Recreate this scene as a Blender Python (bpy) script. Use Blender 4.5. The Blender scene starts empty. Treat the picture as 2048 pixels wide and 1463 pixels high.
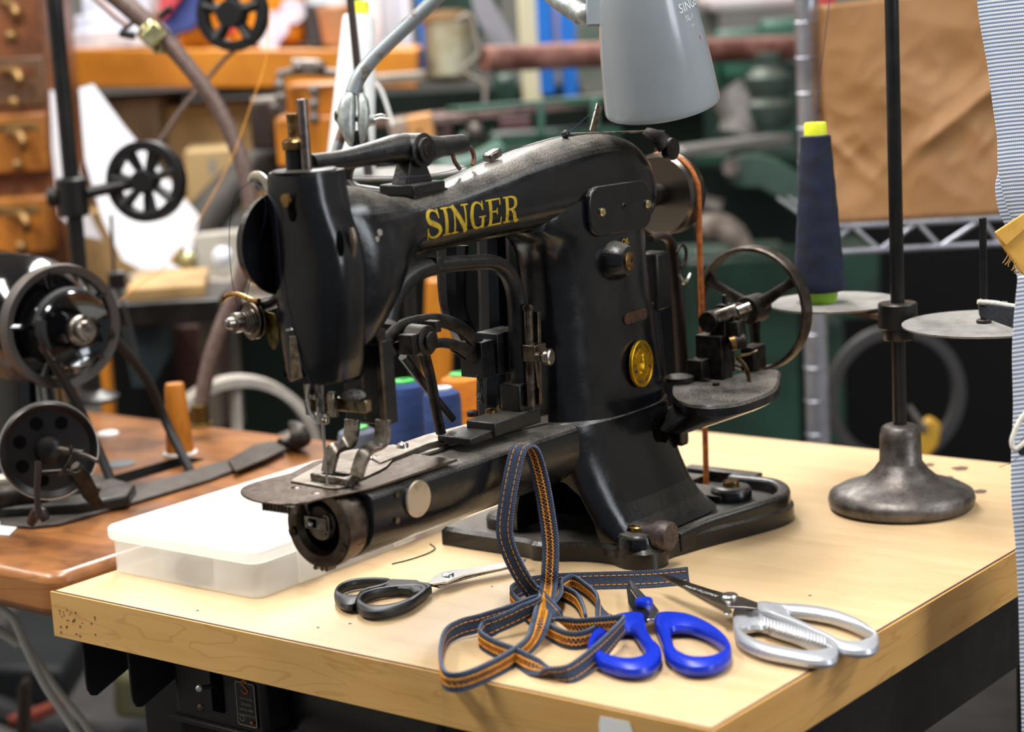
import bpy, math, random
from mathutils import Vector as V, Matrix, geometry
random.seed(7)
S=bpy.context.scene; COL=S.collection
# ------------------------------------------------------------------ camera
W_,H_=2048,1463; F_=4020.0
YAW,PITCH,ROLL=math.radians(38.3),math.radians(10.4),math.radians(-3.16)
ZT=.75                                   # maple table top
def _cam():
    c,s=math.cos(YAW),math.sin(YAW); fh=V((c,s,0)); ri=V((s,-c,0)); up=V((0,0,1))
    fw=fh*math.cos(PITCH)-up*math.sin(PITCH); u=fh*math.sin(PITCH)+up*math.cos(PITCH)
    return fw, ri*math.cos(ROLL)+u*math.sin(ROLL), -ri*math.sin(ROLL)+u*math.cos(ROLL)
FW,RI,UP=_cam()
CAM=V((-0.92464106,-0.59808793,1.17))
cd=bpy.data.cameras.new('camera'); cam=bpy.data.objects.new('camera',cd); COL.objects.link(cam)
cam.matrix_world=Matrix(((RI.x,UP.x,-FW.x,CAM.x),(RI.y,UP.y,-FW.y,CAM.y),(RI.z,UP.z,-FW.z,CAM.z),(0,0,0,1)))
cd.sensor_width=36; cd.lens=F_/W_*36; cd.clip_start=.05
cd.dof.use_dof=True; cd.dof.focus_distance=1.44; cd.dof.aperture_fstop=5.0
S.camera=cam
# ------------------------------------------------------------------ world, lights, exposure
S.view_settings.view_transform='Standard'; S.view_settings.look='None'; S.view_settings.gamma=1
S.view_settings.exposure=0.45
wd=bpy.data.worlds.new('world'); S.world=wd; wd.use_nodes=True
bg=wd.node_tree.nodes['Background']; bg.inputs[0].default_value=(.86,.93,1,1); bg.inputs[1].default_value=.16
def area(loc,rot,sx,sy,e,col=(1,1,1)):
    l=bpy.data.lights.new('ceiling_lamp_light','AREA'); l.shape='RECTANGLE'; l.size=sx; l.size_y=sy; l.energy=e; l.color=col
    o=bpy.data.objects.new('ceiling_lamp_light',l); o.location=loc; o.rotation_euler=rot; COL.objects.link(o); return o
HALF=math.radians
area((.1,.3,2.55),(0,0,HALF(38)),1.5,.35,33,(1,.985,.96))
area((-.9,1.3,2.6),(0,0,HALF(38)),1.5,.35,40,(1,.985,.96))
area((1.9,1.9,2.7),(0,0,HALF(38)),2.4,.4,75,(1,.98,.95))
area((.9,-1.2,2.5),(0,0,HALF(38)),1.5,.4,24,(.93,.97,1))
def window_light(loc,tgt,sx,sy,e,col):
    o=area(loc,(0,0,0),sx,sy,e,col); o.name='window_light'; o.rotation_euler=(V(tgt)-V(loc)).to_track_quat('-Z','Y').to_euler()
window_light((.35,-2.3,1.75),(.25,.25,.95),.7,1.5,22,(.86,.93,1))
area((-.5,3.0,2.7),(0,0,HALF(38)),2.4,.4,60,(1,.98,.95))
# ------------------------------------------------------------------ helpers
def ray(x,y): return FW+RI*((x-W_/2)/F_)+UP*((H_/2-y)/F_)
def on(x,y,X=None,Y=None,Z=None,D=None):
    d=ray(x,y)
    t=D if D is not None else (Z-CAM.z)/d.z if Z is not None else (Y-CAM.y)/d.y if Y is not None else (X-CAM.x)/d.x
    return CAM+d*t
def A(x,y,d): return on(x,y,D=d)
HF=V((math.cos(YAW),math.sin(YAW),0)); HR=V((math.sin(YAW),-math.cos(YAW),0)); ZZ=V((0,0,1))
def lin(h):
    h=h.lstrip('#'); c=[int(h[i:i+2],16)/255 for i in (0,2,4)]
    return tuple(x/12.92 if x<=.04045 else ((x+.055)/1.055)**2.4 for x in c)+(1,)
MATS={}
def mat(name,col,rough=.5,metal=0,c2=None,s=30,lo=.4,hi=.62,bump=0,bs=200,dust=0,dcol='8f8578',coat=0,rv=0,stretch=(1,1,1),ds=2600,spec=.5,det=5,sheen=0):
    if name in MATS: return MATS[name]
    m=bpy.data.materials.new(name); m.use_nodes=True; N=m.node_tree.nodes; L=m.node_tree.links
    b=N['Principled BSDF']; b.inputs['Roughness'].default_value=rough; b.inputs['Metallic'].default_value=metal
    b.inputs['Specular IOR Level'].default_value=spec
    if coat: b.inputs['Coat Weight'].default_value=coat; b.inputs['Coat Roughness'].default_value=.12
    if sheen: b.inputs['Sheen Weight'].default_value=sheen
    tc=N.new('ShaderNodeTexCoord'); mp=N.new('ShaderNodeMapping'); mp.inputs['Scale'].default_value=stretch
    L.new(tc.outputs['Object'],mp.inputs['Vector'])
    def noise(sc,d=det):
        n=N.new('ShaderNodeTexNoise'); n.inputs['Scale'].default_value=sc; n.inputs['Detail'].default_value=d; n.inputs['Roughness'].default_value=.62
        L.new(mp.outputs[0],n.inputs['Vector']); return n.outputs['Fac']
    def ramp(f,a,b_):
        r=N.new('ShaderNodeMapRange'); r.inputs['From Min'].default_value=a; r.inputs['From Max'].default_value=b_; L.new(f,r.inputs['Value']); r.clamp=True; return r.outputs[0]
    def mix(f,a,b_):
        x=N.new('ShaderNodeMix'); x.data_type='RGBA'
        if f is not None: L.new(f,x.inputs[0])
        for i,v in ((6,a),(7,b_)):
            if isinstance(v,tuple): x.inputs[i].default_value=v
            else: L.new(v,x.inputs[i])
        return x.outputs[2]
    c=lin(col)
    out=c
    n1=noise(s)
    if c2: out=mix(ramp(n1,lo,hi),c,lin(c2))
    rr=None
    if rv:
        r=N.new('ShaderNodeMapRange'); r.inputs['From Min'].default_value=.3; r.inputs['From Max'].default_value=.7
        r.inputs['To Min'].default_value=max(0,rough-rv); r.inputs['To Max'].default_value=rough+rv; L.new(noise(s*1.7),r.inputs['Value']); rr=r.outputs[0]
    if dust:
        g=N.new('ShaderNodeNewGeometry'); sp=N.new('ShaderNodeSeparateXYZ'); L.new(g.outputs['True Normal'],sp.inputs[0])
        up=ramp(sp.outputs['Z'],.38,.95)
        fn=ramp(noise(ds,2),.56-.22*dust,.76-.22*dust); ln=ramp(noise(28,3),.2,.6)
        mm=N.new('ShaderNodeMath'); mm.operation='MULTIPLY'; L.new(up,mm.inputs[0]); L.new(fn,mm.inputs[1])
        m2=N.new('ShaderNodeMath'); m2.operation='MULTIPLY'; L.new(mm.outputs[0],m2.inputs[0]); L.new(ln,m2.inputs[1])
        m3=N.new('ShaderNodeMath'); m3.operation='MULTIPLY'; m3.use_clamp=True; L.new(m2.outputs[0],m3.inputs[0]); m3.inputs[1].default_value=.5+dust*.8
        out=mix(m3.outputs[0],out,lin(dcol))
        ra=N.new('ShaderNodeMix'); ra.data_type='FLOAT'; L.new(m3.outputs[0],ra.inputs[0])
        if rr is not None: L.new(rr,ra.inputs[2])
        else: ra.inputs[2].default_value=rough
        ra.inputs[3].default_value=.95; rr=ra.outputs[0]
    if isinstance(out,tuple): b.inputs['Base Color'].default_value=out
    else: L.new(out,b.inputs['Base Color'])
    if rr is not None: L.new(rr,b.inputs['Roughness'])
    if bump:
        bn=N.new('ShaderNodeBump'); bn.inputs['Strength'].default_value=bump; bn.inputs['Distance'].default_value=.0006; L.new(noise(bs,4),bn.inputs['Height']); L.new(bn.outputs[0],b.inputs['Normal'])
    MATS[name]=m; return m
class G:
    def __init__(s): s.v=[]; s.f=[]; s.m=[]; s.uv={}
    def add(s,vs,fs,mi=0):
        o=len(s.v); s.v+= [V(p) for p in vs]; s.f+=[tuple(i+o for i in f) for f in fs]; s.m+=[mi]*len(fs); return s
    def box(s,c,sz,R=None,mi=0):
        c=V(c); h=V(sz)/2; vs=[]
        for x in (-1,1):
            for y in (-1,1):
                for z in (-1,1):
                    p=V((x*h.x,y*h.y,z*h.z)); vs.append(c+(R@p if R else p))
        return s.add(vs,[(0,1,3,2),(4,6,7,5),(0,4,5,1),(2,3,7,6),(0,2,6,4),(1,5,7,3)],mi)
    def bar(s,p0,p1,w,h,up=None,mi=0):
        p0,p1=V(p0),V(p1); d=(p1-p0); L=d.length; d.normalize(); up=V(up) if up else ZZ
        if abs(d.dot(up))>.98: up=V((1,0,0))
        sd=d.cross(up).normalized(); u=sd.cross(d); R=Matrix((d,sd,u)).transposed()
        return s.box((p0+p1)/2,(L,w,h),R,mi)
    def loft(s,rings,cap=True,closed=False,mi=0):
        n=len(rings[0]); vs=[p for r in rings for p in r]; fs=[]
        R=len(rings)
        for i in range(R if closed else R-1):
            j=(i+1)%R
            for k in range(n): fs.append((i*n+k,i*n+(k+1)%n,j*n+(k+1)%n,j*n+k))
        if cap and not closed: fs+= [tuple(range(n-1,-1,-1)),tuple(range((R-1)*n,R*n))]
        return s.add(vs,fs,mi)
    def cyl(s,p0,p1,r0,r1=None,n=24,mi=0):
        r1=r0 if r1 is None else r1
        return s.lathe([(r0,0),(r1,(V(p1)-V(p0)).length)],p0,V(p1)-V(p0),n,mi)
    def lathe(s,prof,o,ax,n=32,mi=0,ell=1.0):
        o=V(o); ax=V(ax).normalized(); t=V((0,0,1)) if abs(ax.z)<.9 else V((1,0,0))
        a=ax.cross(t).normalized(); b=ax.cross(a)
        rings=[[o+ax*h+(a*math.cos(2*math.pi*k/n)+b*math.sin(2*math.pi*k/n)*ell)*max(r,1e-5) for k in range(n)] for r,h in prof]
        return s.loft(rings,True,False,mi)
    def ringlathe(s,prof,o,ax,n=48,mi=0):
        o=V(o); ax=V(ax).normalized(); t=V((0,0,1)) if abs(ax.z)<.9 else V((1,0,0))
        a=ax.cross(t).normalized(); b=ax.cross(a)
        rings=[[o+ax*h+(a*math.cos(2*math.pi*k/n)+b*math.sin(2*math.pi*k/n))*r for r,h in prof] for k in range(n)]
        return s.loft(rings,False,True,mi)
    def tube(s,pts,r,n=12,sm=0,closed=False,flat=1.0,up=None,mi=0,sec=None):
        pts=[V(p) for p in pts]; rs=list(r) if hasattr(r,'__len__') else [r]*len(pts)
        if sm: pts,rs=spline(pts,sm,closed,rs)
        m=len(pts); rings=[]; pu=V(up) if up else None
        for i,p in enumerate(pts):
            if closed: d=pts[(i+1)%m]-pts[i-1]
            else: d=pts[min(i+1,m-1)]-pts[max(i-1,0)]
            d.normalize()
            if up: u=V(up)
            else:
                if pu is None: pu=ZZ if abs(d.z)<.9 else V((1,0,0))
                u=pu
            a=d.cross(u)
            if a.length<1e-4: a=d.cross(V((.3,1,.2)))
            a.normalize(); b=a.cross(d).normalized()
            if not up: pu=b
            if sec: rings.append([p+a*x*rs[i]+b*y*rs[i] for x,y in sec])
            else: rings.append([p+a*math.cos(2*math.pi*k/n)*rs[i]+b*math.sin(2*math.pi*k/n)*rs[i]*flat for k in range(n)])
        return s.loft(rings,True,closed,mi)
    def sphere(s,c,r,n=20,mi=0,sc=(1,1,1)):
        c=V(c); rings=[]
        for i in range(1,n//2):
            a=math.pi*i/(n//2); rings.append([c+V((math.sin(a)*math.cos(2*math.pi*k/n)*r*sc[0],math.sin(a)*math.sin(2*math.pi*k/n)*r*sc[1],-math.cos(a)*r*sc[2])) for k in range(n)])
        return s.loft(rings,True,False,mi)
    def prism(s,outer,to3,d,holes=(),mi=0):
        # outer / holes 2D lists; to3(u,v) -> point ; d = thickness vector
        polys=[outer]+list(holes); d=V(d)
        tri=geometry.tessellate_polygon([[V((a,b,0)) for a,b in p] for p in polys]); flat=[q for p in polys for q in p]
        n=len(flat); vs=[V(to3(*q)) for q in flat]; vs+=[p+d for p in vs[:n]]
        fs=[]
        if holes:
            for t in tri: fs+= [tuple(t),tuple(i+n for i in reversed(t))]
        else: fs+=[tuple(range(n)),tuple(range(2*n-1,n-1,-1))]
        o=0
        for p in polys:
            k=len(p)
            for i in range(k): fs.append((o+i,o+(i+1)%k,o+(i+1)%k+n,o+i+n))
            o+=k
        return s.add(vs,fs,mi)
def spline(pts,sm,closed=False,rs=None):
    m=len(pts); out=[]; ro=[]; rs=rs or [0]*m
    segs=m if closed else m-1
    for i in range(segs):
        g=(lambda k:k%m) if closed else (lambda k:max(0,min(m-1,k)))
        a,b,c,d=(pts[g(i+k)] for k in (-1,0,1,2))
        for j in range(sm):
            t=j/sm
            out.append(.5*((2*b)+(c-a)*t+(2*a-5*b+4*c-d)*t*t+(3*b-a-3*c+d)*t**3)); ro.append(rs[g(i)]*(1-t)+rs[g(i+1)]*t)
    if not closed: out.append(pts[-1].copy()); ro.append(rs[-1])
    return out,ro
def mesh(name,g,mats,loc=V((0,0,0)),ang=35,flip=True):
    me=bpy.data.meshes.new(name); me.from_pydata([tuple(p-loc) for p in g.v],[],g.f); me.validate(); me.update()
    import bmesh
    bm=bmesh.new(); bm.from_mesh(me)
    if flip: bmesh.ops.recalc_face_normals(bm,faces=bm.faces)
    bm.to_mesh(me); bm.free()
    for m in (mats if isinstance(mats,(list,tuple)) else [mats]): me.materials.append(m)
    if len(g.m)==len(me.polygons): me.polygons.foreach_set('material_index',g.m)
    me.polygons.foreach_set('use_smooth',[True]*len(me.polygons))
    me.set_sharp_from_angle(angle=math.radians(ang)); me.update()
    return me
def bev(o,w,seg=2,ang=35):
    m=o.modifiers.new('bevel','BEVEL'); m.width=w; m.segments=seg; m.limit_method='ANGLE'; m.angle_limit=math.radians(ang); m.use_clamp_overlap=True
    return o
def root_loc(o):
    while o.parent: o=o.parent
    return V(o.location)
def part(name,g,m,parent,bevel=0,ang=35,label=None,seg=2,flip=True):
    o=bpy.data.objects.new(name,mesh(name,g,m,root_loc(parent),ang,flip)); o.parent=parent; COL.objects.link(o)
    if bevel: bev(o,bevel,seg)
    if label: o['label']=label
    return o
def thing(name,label,cat,loc,group=None):
    o=bpy.data.objects.new(name,None); o.empty_display_size=.02; o.location=loc; COL.objects.link(o)
    o['label']=label; o['category']=cat
    if group: o['group']=group
    return o
def solo(name,g,m,label,cat,loc=None,bevel=0,group=None,kind=None,ang=35,seg=2,flip=True):
    loc=V(loc) if loc is not None else V((sum(p.x for p in g.v)/len(g.v),sum(p.y for p in g.v)/len(g.v),min(p.z for p in g.v)))
    o=bpy.data.objects.new(name,mesh(name,g,m,loc,ang,flip)); o.location=loc; COL.objects.link(o)
    if label: o['label']=label
    if cat: o['category']=cat
    if group: o['group']=group
    if kind: o['kind']=kind
    if bevel: bev(o,bevel,seg)
    return o
def boolean(ga,gb,op='DIFFERENCE'):
    a=bpy.data.objects.new('tmp_a',mesh('tmp_a',ga,[])); b=bpy.data.objects.new('tmp_b',mesh('tmp_b',gb,[]))
    COL.objects.link(a); COL.objects.link(b)
    md=a.modifiers.new('b','BOOLEAN'); md.object=b; md.operation=op; md.solver='EXACT'
    dg=bpy.context.evaluated_depsgraph_get(); dg.update(); me=a.evaluated_get(dg).to_mesh()
    g=G(); g.add([v.co.copy() for v in me.vertices],[tuple(p.vertices) for p in me.polygons])
    a.evaluated_get(dg).to_mesh_clear()
    for o in (a,b):
        d=o.data; bpy.data.objects.remove(o); bpy.data.meshes.remove(d)
    return g
def text_g(txt,to3,size,ext=.0003,align='CENTER',g=None,mi=0):
    c=bpy.data.curves.new('t','FONT'); c.body=txt; c.size=1; c.align_x=align; c.align_y='CENTER'; c.resolution_u=3
    o=bpy.data.objects.new('t',c); COL.objects.link(o); dg=bpy.context.evaluated_depsgraph_get(); dg.update()
    me=o.evaluated_get(dg).to_mesh(); g=g or G()
    g.add([V(to3(v.co.x*size,v.co.y*size)) for v in me.vertices],[tuple(p.vertices) for p in me.polygons],mi)
    o.evaluated_get(dg).to_mesh_clear(); bpy.data.objects.remove(o); bpy.data.curves.remove(c); return g
def frame(n):            # right, up vectors on a surface with outward normal n
    n=V(n).normalized(); r=ZZ.cross(n)
    r=V((1,0,0)) if r.length<1e-3 else r.normalized(); return r,n.cross(r)
def superring(c,u,v,a,b,n=2.6,k=40,a2=None,b2=None):
    out=[]
    for i in range(k):
        t=2*math.pi*i/k; cs,sn=math.cos(t),math.sin(t)
        x=math.copysign(abs(cs)**(2/n),cs); y=math.copysign(abs(sn)**(2/n),sn)
        out.append(V(c)+V(u)*x*(a if x>0 or a2 is None else a2)+V(v)*y*(b if y>0 or b2 is None else b2))
    return out
XX=V((1,0,0)); YY=V((0,1,0))
def Rz(a): return Matrix.Rotation(a,3,'Z')
# ------------------------------------------------------------------ materials
enamel=mat('black enamel','08090c',.22,0,c2='101114',s=40,dust=.58,bump=.16,bs=320,rv=.07,spec=.45,dcol='a0978b')
enamel_d=mat('dusty black enamel','09090b',.34,0,c2='141311',s=60,dust=.42,bump=.4,bs=520,rv=.1,spec=.4,dcol='8a8176')
iron=mat('worn dark iron','35302c',.45,.75,c2='191614',s=90,dust=.5,bump=.4,bs=500,rv=.12,dcol='857b70')
steel=mat('worn steel','9a938a',.3,1,c2='5d544c',s=120,bump=.15,bs=900,rv=.1)
steel_d=mat('dark worn steel','75685c',.33,1,c2='4a4037',s=50,bump=.08,bs=900,rv=.06)
chrome=mat('bright steel','d9d7d3',.27,1)
nickel=mat('dull pale steel','988f84',.36,1,c2='776d62',s=70,bump=.1,bs=900)
brass=mat('aged brass','8f7047',.3,1,c2='4b3a22',s=150,lo=.45,hi=.7,rv=.1)
gold=mat('gold lettering','c0a22c',.4,.35,c2='8f7016',s=220,lo=.45,hi=.75)
black_metal=mat('black painted metal','0f0f11',.35,.2,c2='1c1a19',s=50,dust=.25,bump=.1)
black_plastic=mat('black plastic','14161a',.42,0,bump=.15,bs=1500)
dark_hole=mat('dark cavity','040404',.9,spec=.05)
blue_plastic=mat('royal blue plastic','0a2aae',.32,0,c2='0b2eb8',s=30,bump=.06,bs=900)
silver_paint=mat('silver painted metal','bfc1c6',.34,.5,c2='b4b6bb',s=900,bump=.12,bs=1800)
# ------------------------------------------------------------------ wood
def wood(name,a,b,c,axis,sc=1,line=.5,rough=.3,coat=.3,stain=None):
    m=bpy.data.materials.new(name); m.use_nodes=True; N=m.node_tree.nodes; L=m.node_tree.links; p=N['Principled BSDF']
    tc=N.new('ShaderNodeTexCoord'); mp=N.new('ShaderNodeMapping'); L.new(tc.outputs['Object'],mp.inputs[0])
    mp.inputs['Scale'].default_value=tuple((1.2 if i==axis else 14)*sc for i in range(3))
    n=N.new('ShaderNodeTexNoise'); n.inputs['Scale'].default_value=4; n.inputs['Detail'].default_value=6; n.inputs['Distortion'].default_value=.6; L.new(mp.outputs[0],n.inputs[0])
    r=N.new('ShaderNodeValToRGB'); r.color_ramp.elements[0].position=.3; r.color_ramp.elements[0].color=lin(a); r.color_ramp.elements[1].position=.75; r.color_ramp.elements[1].color=lin(b); L.new(n.outputs[0],r.inputs[0])
    mp2=N.new('ShaderNodeMapping'); L.new(tc.outputs['Object'],mp2.inputs[0]); mp2.inputs['Scale'].default_value=tuple((2.2 if i==axis else 16)*sc for i in range(3))
    n2=N.new('ShaderNodeTexNoise'); n2.inputs['Scale'].default_value=1.3; n2.inputs['Detail'].default_value=3; n2.inputs['Distortion'].default_value=.3; L.new(mp2.outputs[0],n2.inputs[0])
    mu=N.new('ShaderNodeMath'); mu.operation='MULTIPLY'; mu.inputs[1].default_value=9; L.new(n2.outputs[0],mu.inputs[0])
    fr=N.new('ShaderNodeMath'); fr.operation='PINGPONG'; fr.inputs[1].default_value=.5; L.new(mu.outputs[0],fr.inputs[0])
    mr=N.new('ShaderNodeMapRange'); mr.inputs['From Min'].default_value=0; mr.inputs['From Max'].default_value=.09; mr.inputs['To Min'].default_value=line; mr.inputs['To Max'].default_value=0; L.new(fr.outputs[0],mr.inputs[0])
    mx=N.new('ShaderNodeMix'); mx.data_type='RGBA'; L.new(mr.outputs[0],mx.inputs[0]); L.new(r.outputs[0],mx.inputs[6]); mx.inputs[7].default_value=lin(c)
    o=mx.outputs[2]
    if stain:
        n3=N.new('ShaderNodeTexNoise'); n3.inputs['Scale'].default_value=stain[1]; n3.inputs['Detail'].default_value=5; mp3=N.new('ShaderNodeMapping'); mp3.inputs['Scale'].default_value=(1.5,1,1) if axis else (1,3,1); L.new(tc.outputs['Object'],mp3.inputs[0]); L.new(mp3.outputs[0],n3.inputs[0])
        m4=N.new('ShaderNodeMapRange'); m4.inputs['From Min'].default_value=stain[2]; m4.inputs['From Max'].default_value=stain[3]; m4.inputs['To Max'].default_value=stain[4]; L.new(n3.outputs[0],m4.inputs[0])
        m5=N.new('ShaderNodeMix'); m5.data_type='RGBA'; L.new(m4.outputs[0],m5.inputs[0]); L.new(o,m5.inputs[6]); m5.inputs[7].default_value=lin(stain[0]); o=m5.outputs[2]
    L.new(o,p.inputs['Base Color']); p.inputs['Roughness'].default_value=rough; p.inputs['Coat Weight'].default_value=coat; p.inputs['Coat Roughness'].default_value=.25
    return m
maple=wood('maple laminate','dcbd92','cfae80','c39c6c',1,1,.3,.34,.3)
maple_e=wood('maple edge band','d3a765','c89a56','b07f45',1,1.5,.5,.38,.2)
maple_ex=wood('maple side edge band','cf9f5c','bf8c4a','a5713a',0,1.3,.5,.38,.2)
butcher=wood('old brown bench wood','a56c3a','82502a','4a2a14',1,.6,.4,.33,.25,('331b0e',11,.48,.70,.85))
orange_wood=wood('orange stained wood','c47a1e','a86216','7c430e',2,.8,.4,.4,.2)
pine=wood('pale wood block','c8945a','ba844a','94602e',1,2,.4,.5,0)
drawer_wood=wood('old oak drawer front','b5701f','93561c','56300f',1,1,.5,.35,.3,('4b3018',6,.45,.62,.55))
# ------------------------------------------------------------------ maple table
TX,TY=.668,.586; TH=.035
t=thing('work_table','pale maple laminate work table holding the black sewing machine','table',(TX/2,TY/2,0))
part('tabletop',G().box((TX/2,TY/2,ZT-TH/2),(TX-.005,TY-.005,TH)),maple,t,.0004)
g=G().box((.0009,TY/2,ZT-TH/2-.0002),(.0018,TY,TH-.0004))
part('edge_band',g,maple_e,t,label='front edge band with wavy grain')
part('edge_band',G().box((TX/2,.0009,ZT-TH/2-.0002),(TX-.004,.0018,TH-.0004)),maple_ex,t,label='right side edge band')
seam=mat('dark seam line','4d3335',.6)
part('seam_strip',G().box((.0024,TY/2,ZT-.002),(.0013,TY-.004,.0043)).box((TX/2,.0024,ZT-.002),(TX-.004,.0013,.0043)),seam,t)
stain=mat('dark stain','5a4636',.6)
for (x,y,a,b) in ((1960,982,15,5),(1921,936,18,5),(1858,929,13,4),(1898,954,10,3),(1676,972,8,3)):
    c=on(x,y,Z=ZT+.0002); r=a*1.6/F_; g=G()
    g.prism([(math.cos(k*.524)*r*(1+.2*math.sin(k*2.3)),math.sin(k*.524)*r*(1+.2*math.cos(k*1.7))) for k in range(12)],lambda u,v,c=c:c+V((u,v,0)),(0,0,.0002)); part('stain_spot',g,stain,t)
g=G()
for i in range(26):
    c=V((-.0002,.586-random.uniform(.006,.05),ZT-random.uniform(.012,.033))); g.box(c,(.0004,random.uniform(.0005,.0014),random.uniform(.0004,.0016)),Matrix.Rotation(random.uniform(-1,1),3,'X'))
part('scuff_mark',g,stain,t)['kind']='stuff'
for (x,y) in ((395,1220),(700,1246),(636,1254),(984,1172),(1620,1190)): part('table_fleck',G().box(on(x,y,Z=ZT+.0002),(.002,.0012,.0003),Rz(x)),stain,t)
legm=black_metal
for x,y in ((.05,.06),(.092,.552),(.62,.06),(.62,.53)):
    part('leg',G().box((x,y,(ZT-TH)/2),(.045,.045,ZT-TH)),legm,t,.003)
part('apron_rail',G().box((.335,.028,.68),(.60,.02,.07)),legm,t,.002)
part('apron_rail',G().box((.335,.56,.69),(.55,.02,.045)),legm,t,.002)
for yy in (.566,.515):      # hanging steel brackets under the front edge
    pr=[(0,0),(.075,0),(.075,-.034),(.012,-.050),(.005,-.0485),(.001,-.043),(0,-.036)]
    g=G().prism(pr,lambda u,v,yy=yy:V((.010+u*.75,yy,ZT-TH+v)),(0,.0022,0)).box((.037,yy+.012,ZT-TH-.001),(.05,.024,.002))
    part('hanging_bracket',g,mat('grey black sheet steel','232427',.55,.3,bump=.1),t,.0006)
stick=mat('white sticker','e6e6e4',.5)
o=on(1232,1452,X=-.0004)
part('sticker',G().prism([(-.011,.0045),(.010,.0045),(.013,-.003),(.012,-.018),(-.012,-.018),(-.0125,-.001)],lambda u,v:o+V((0,-u,v)),(-.0003,0,0)),stick,t,label='torn white sticker')
# ------------------------------------------------------------------ brown bench
ZB=.757
t=thing('wooden_bench','old brown wooden bench top with rounded edge left of the maple table','table',(.24,1.1,0))
def rrect(x0,y0,x1,y1,r,k=6):
    out=[]
    for cx,cy,a in ((x1-r,y1-r,0),(x0+r,y1-r,90),(x0+r,y0+r,180),(x1-r,y0+r,270)):
        for i in range(k+1): th=math.radians(a+90*i/k); out.append((cx+r*math.cos(th),cy+r*math.sin(th)))
    return out
hx0,hx1,hy0,hy1=.26,.36,.755,.80
g=G().prism(rrect(.012,.594,.462,1.75,.02),lambda u,v:V((u,v,ZB-.036)),(0,0,.036))
part('bench_top',g,butcher,t,.008,seg=4)
for x,y in ((.40,.70),(.10,1.6),(.40,1.6)): part('leg',G().box((x,y,.36),(.05,.05,.72)),black_metal,t,.003)
cap=mat('white plastic cap','d9d9d6',.4)
c=on(216,868,Z=ZB); part('hole_cover',G().lathe([(.0,0),(.011,0),(.011,.0015),(.008,.003),(.0,.003)],c,ZZ,24),cap,t,label='white round hole cover')
c=on(238,928,Z=ZB); part('hole_cover',G().lathe([(.0,0),(.016,0),(.016,.001),(.0,.0012)],c,ZZ,24),mat('grey dull metal','7e8485',.4,.6),t)
# belt slot
part('belt_slot',G().prism([(0,0),(.10,0),(.10,.03),(0,.03)],lambda u,v:V((.245+u,.78+v,ZB+.0003)),(0,0,.0004)),dark_hole,t)
# ------------------------------------------------------------------ SEWING MACHINE (arm along +X, centre plane Y=YC)
YC=.29
sm=thing('sewing_machine','old black cylinder-arm industrial sewing machine with gold lettering, standing on the maple table','sewing machine',(.33,YC,ZT))
# arm: stations (x, ztop, zbot, near half width, far half width, exponent)
AR=[(.010,1.056,.945,.030,.030,2.8),(.022,1.057,.945,.036,.034,2.5),(.036,1.0555,.955,.0375,.035,2.3),(.050,1.052,.969,.035,.034,2.3),(.063,1.0475,.984,.030,.030,2.3),
    (.075,1.044,.996,.0255,.026,2.4),(.088,1.0425,1.001,.0240,.024,2.5),(.12,1.0445,1.0025,.0245,.0245,2.6),(.155,1.0495,1.003,.0260,.026,2.6),(.19,1.0555,1.003,.0275,.0275,2.6),
    (.225,1.061,1.003,.0290,.029,2.6),(.26,1.065,1.003,.0300,.030,2.6),(.295,1.0665,1.003,.031,.031,2.6),(.32,1.0645,1.0,.0315,.0315,2.6),(.338,1.0595,.998,.031,.031,2.5),(.350,1.051,.996,.0295,.0295,2.4),(.3575,1.040,.994,.0265,.0265,2.3),(.362,1.028,.992,.022,.022,2.2)]
def arm_at(x):
    for a,b in zip(AR,AR[1:]):
        if a[0]<=x<=b[0]:
            t=(x-a[0])/(b[0]-a[0]); return [p+(q-p)*t for p,q in zip(a,b)]
    return AR[-1]
def arm_ring(st):
    x,zt,zb,hn,hf,n=st; return superring((x,YC,(zt+zb)/2),-YY,ZZ,hn,(zt-zb)/2,n,48,a2=hf)
def armY(x,z):
    _,zt,zb,hn,hf,n=arm_at(x); q=min(.97,abs((z-(zt+zb)/2)/((zt-zb)/2)))
    return YC-hn*(1-q**n)**(1/n)
ARs,_=spline([V(s_[:3]) for s_ in AR],3); AR2,_=spline([V(s_[3:]) for s_ in AR],3)
part('arm',G().loft([arm_ring((*a,*b)) for a,b in zip(ARs,AR2)]),enamel,sm,ang=50)
# pillar
g=G(); PL=[(.855,.2315,.3685,.0375),(.87,.2315,.366,.0365),(.90,.2315,.362,.0345),(.94,.232,.357,.033),(.97,.231,.355,.032),(.985,.2285,.355,.032),(.995,.222,.355,.0315),(1.003,.207,.356,.0305),(1.02,.213,.357,.030),(1.035,.24,.354,.028),(1.045,.27,.345,.02)]
for z,x0,x1,h in PL:
    g.loft if 0 else None
rings=[superring(((x0+x1)/2,YC,z),XX,YY,(x1-x0)/2,h,2.75,64) for z,x0,x1,h in PL]
part('pillar',G().loft(rings),enamel,sm,ang=50)
def nearY(z):
    for a,b in zip(PL,PL[1:]):
        if a[0]<=z<=b[0]: return YC-(a[3]+(b[3]-a[3])*(z-a[0])/(b[0]-a[0]))
    return YC-.031
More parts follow.
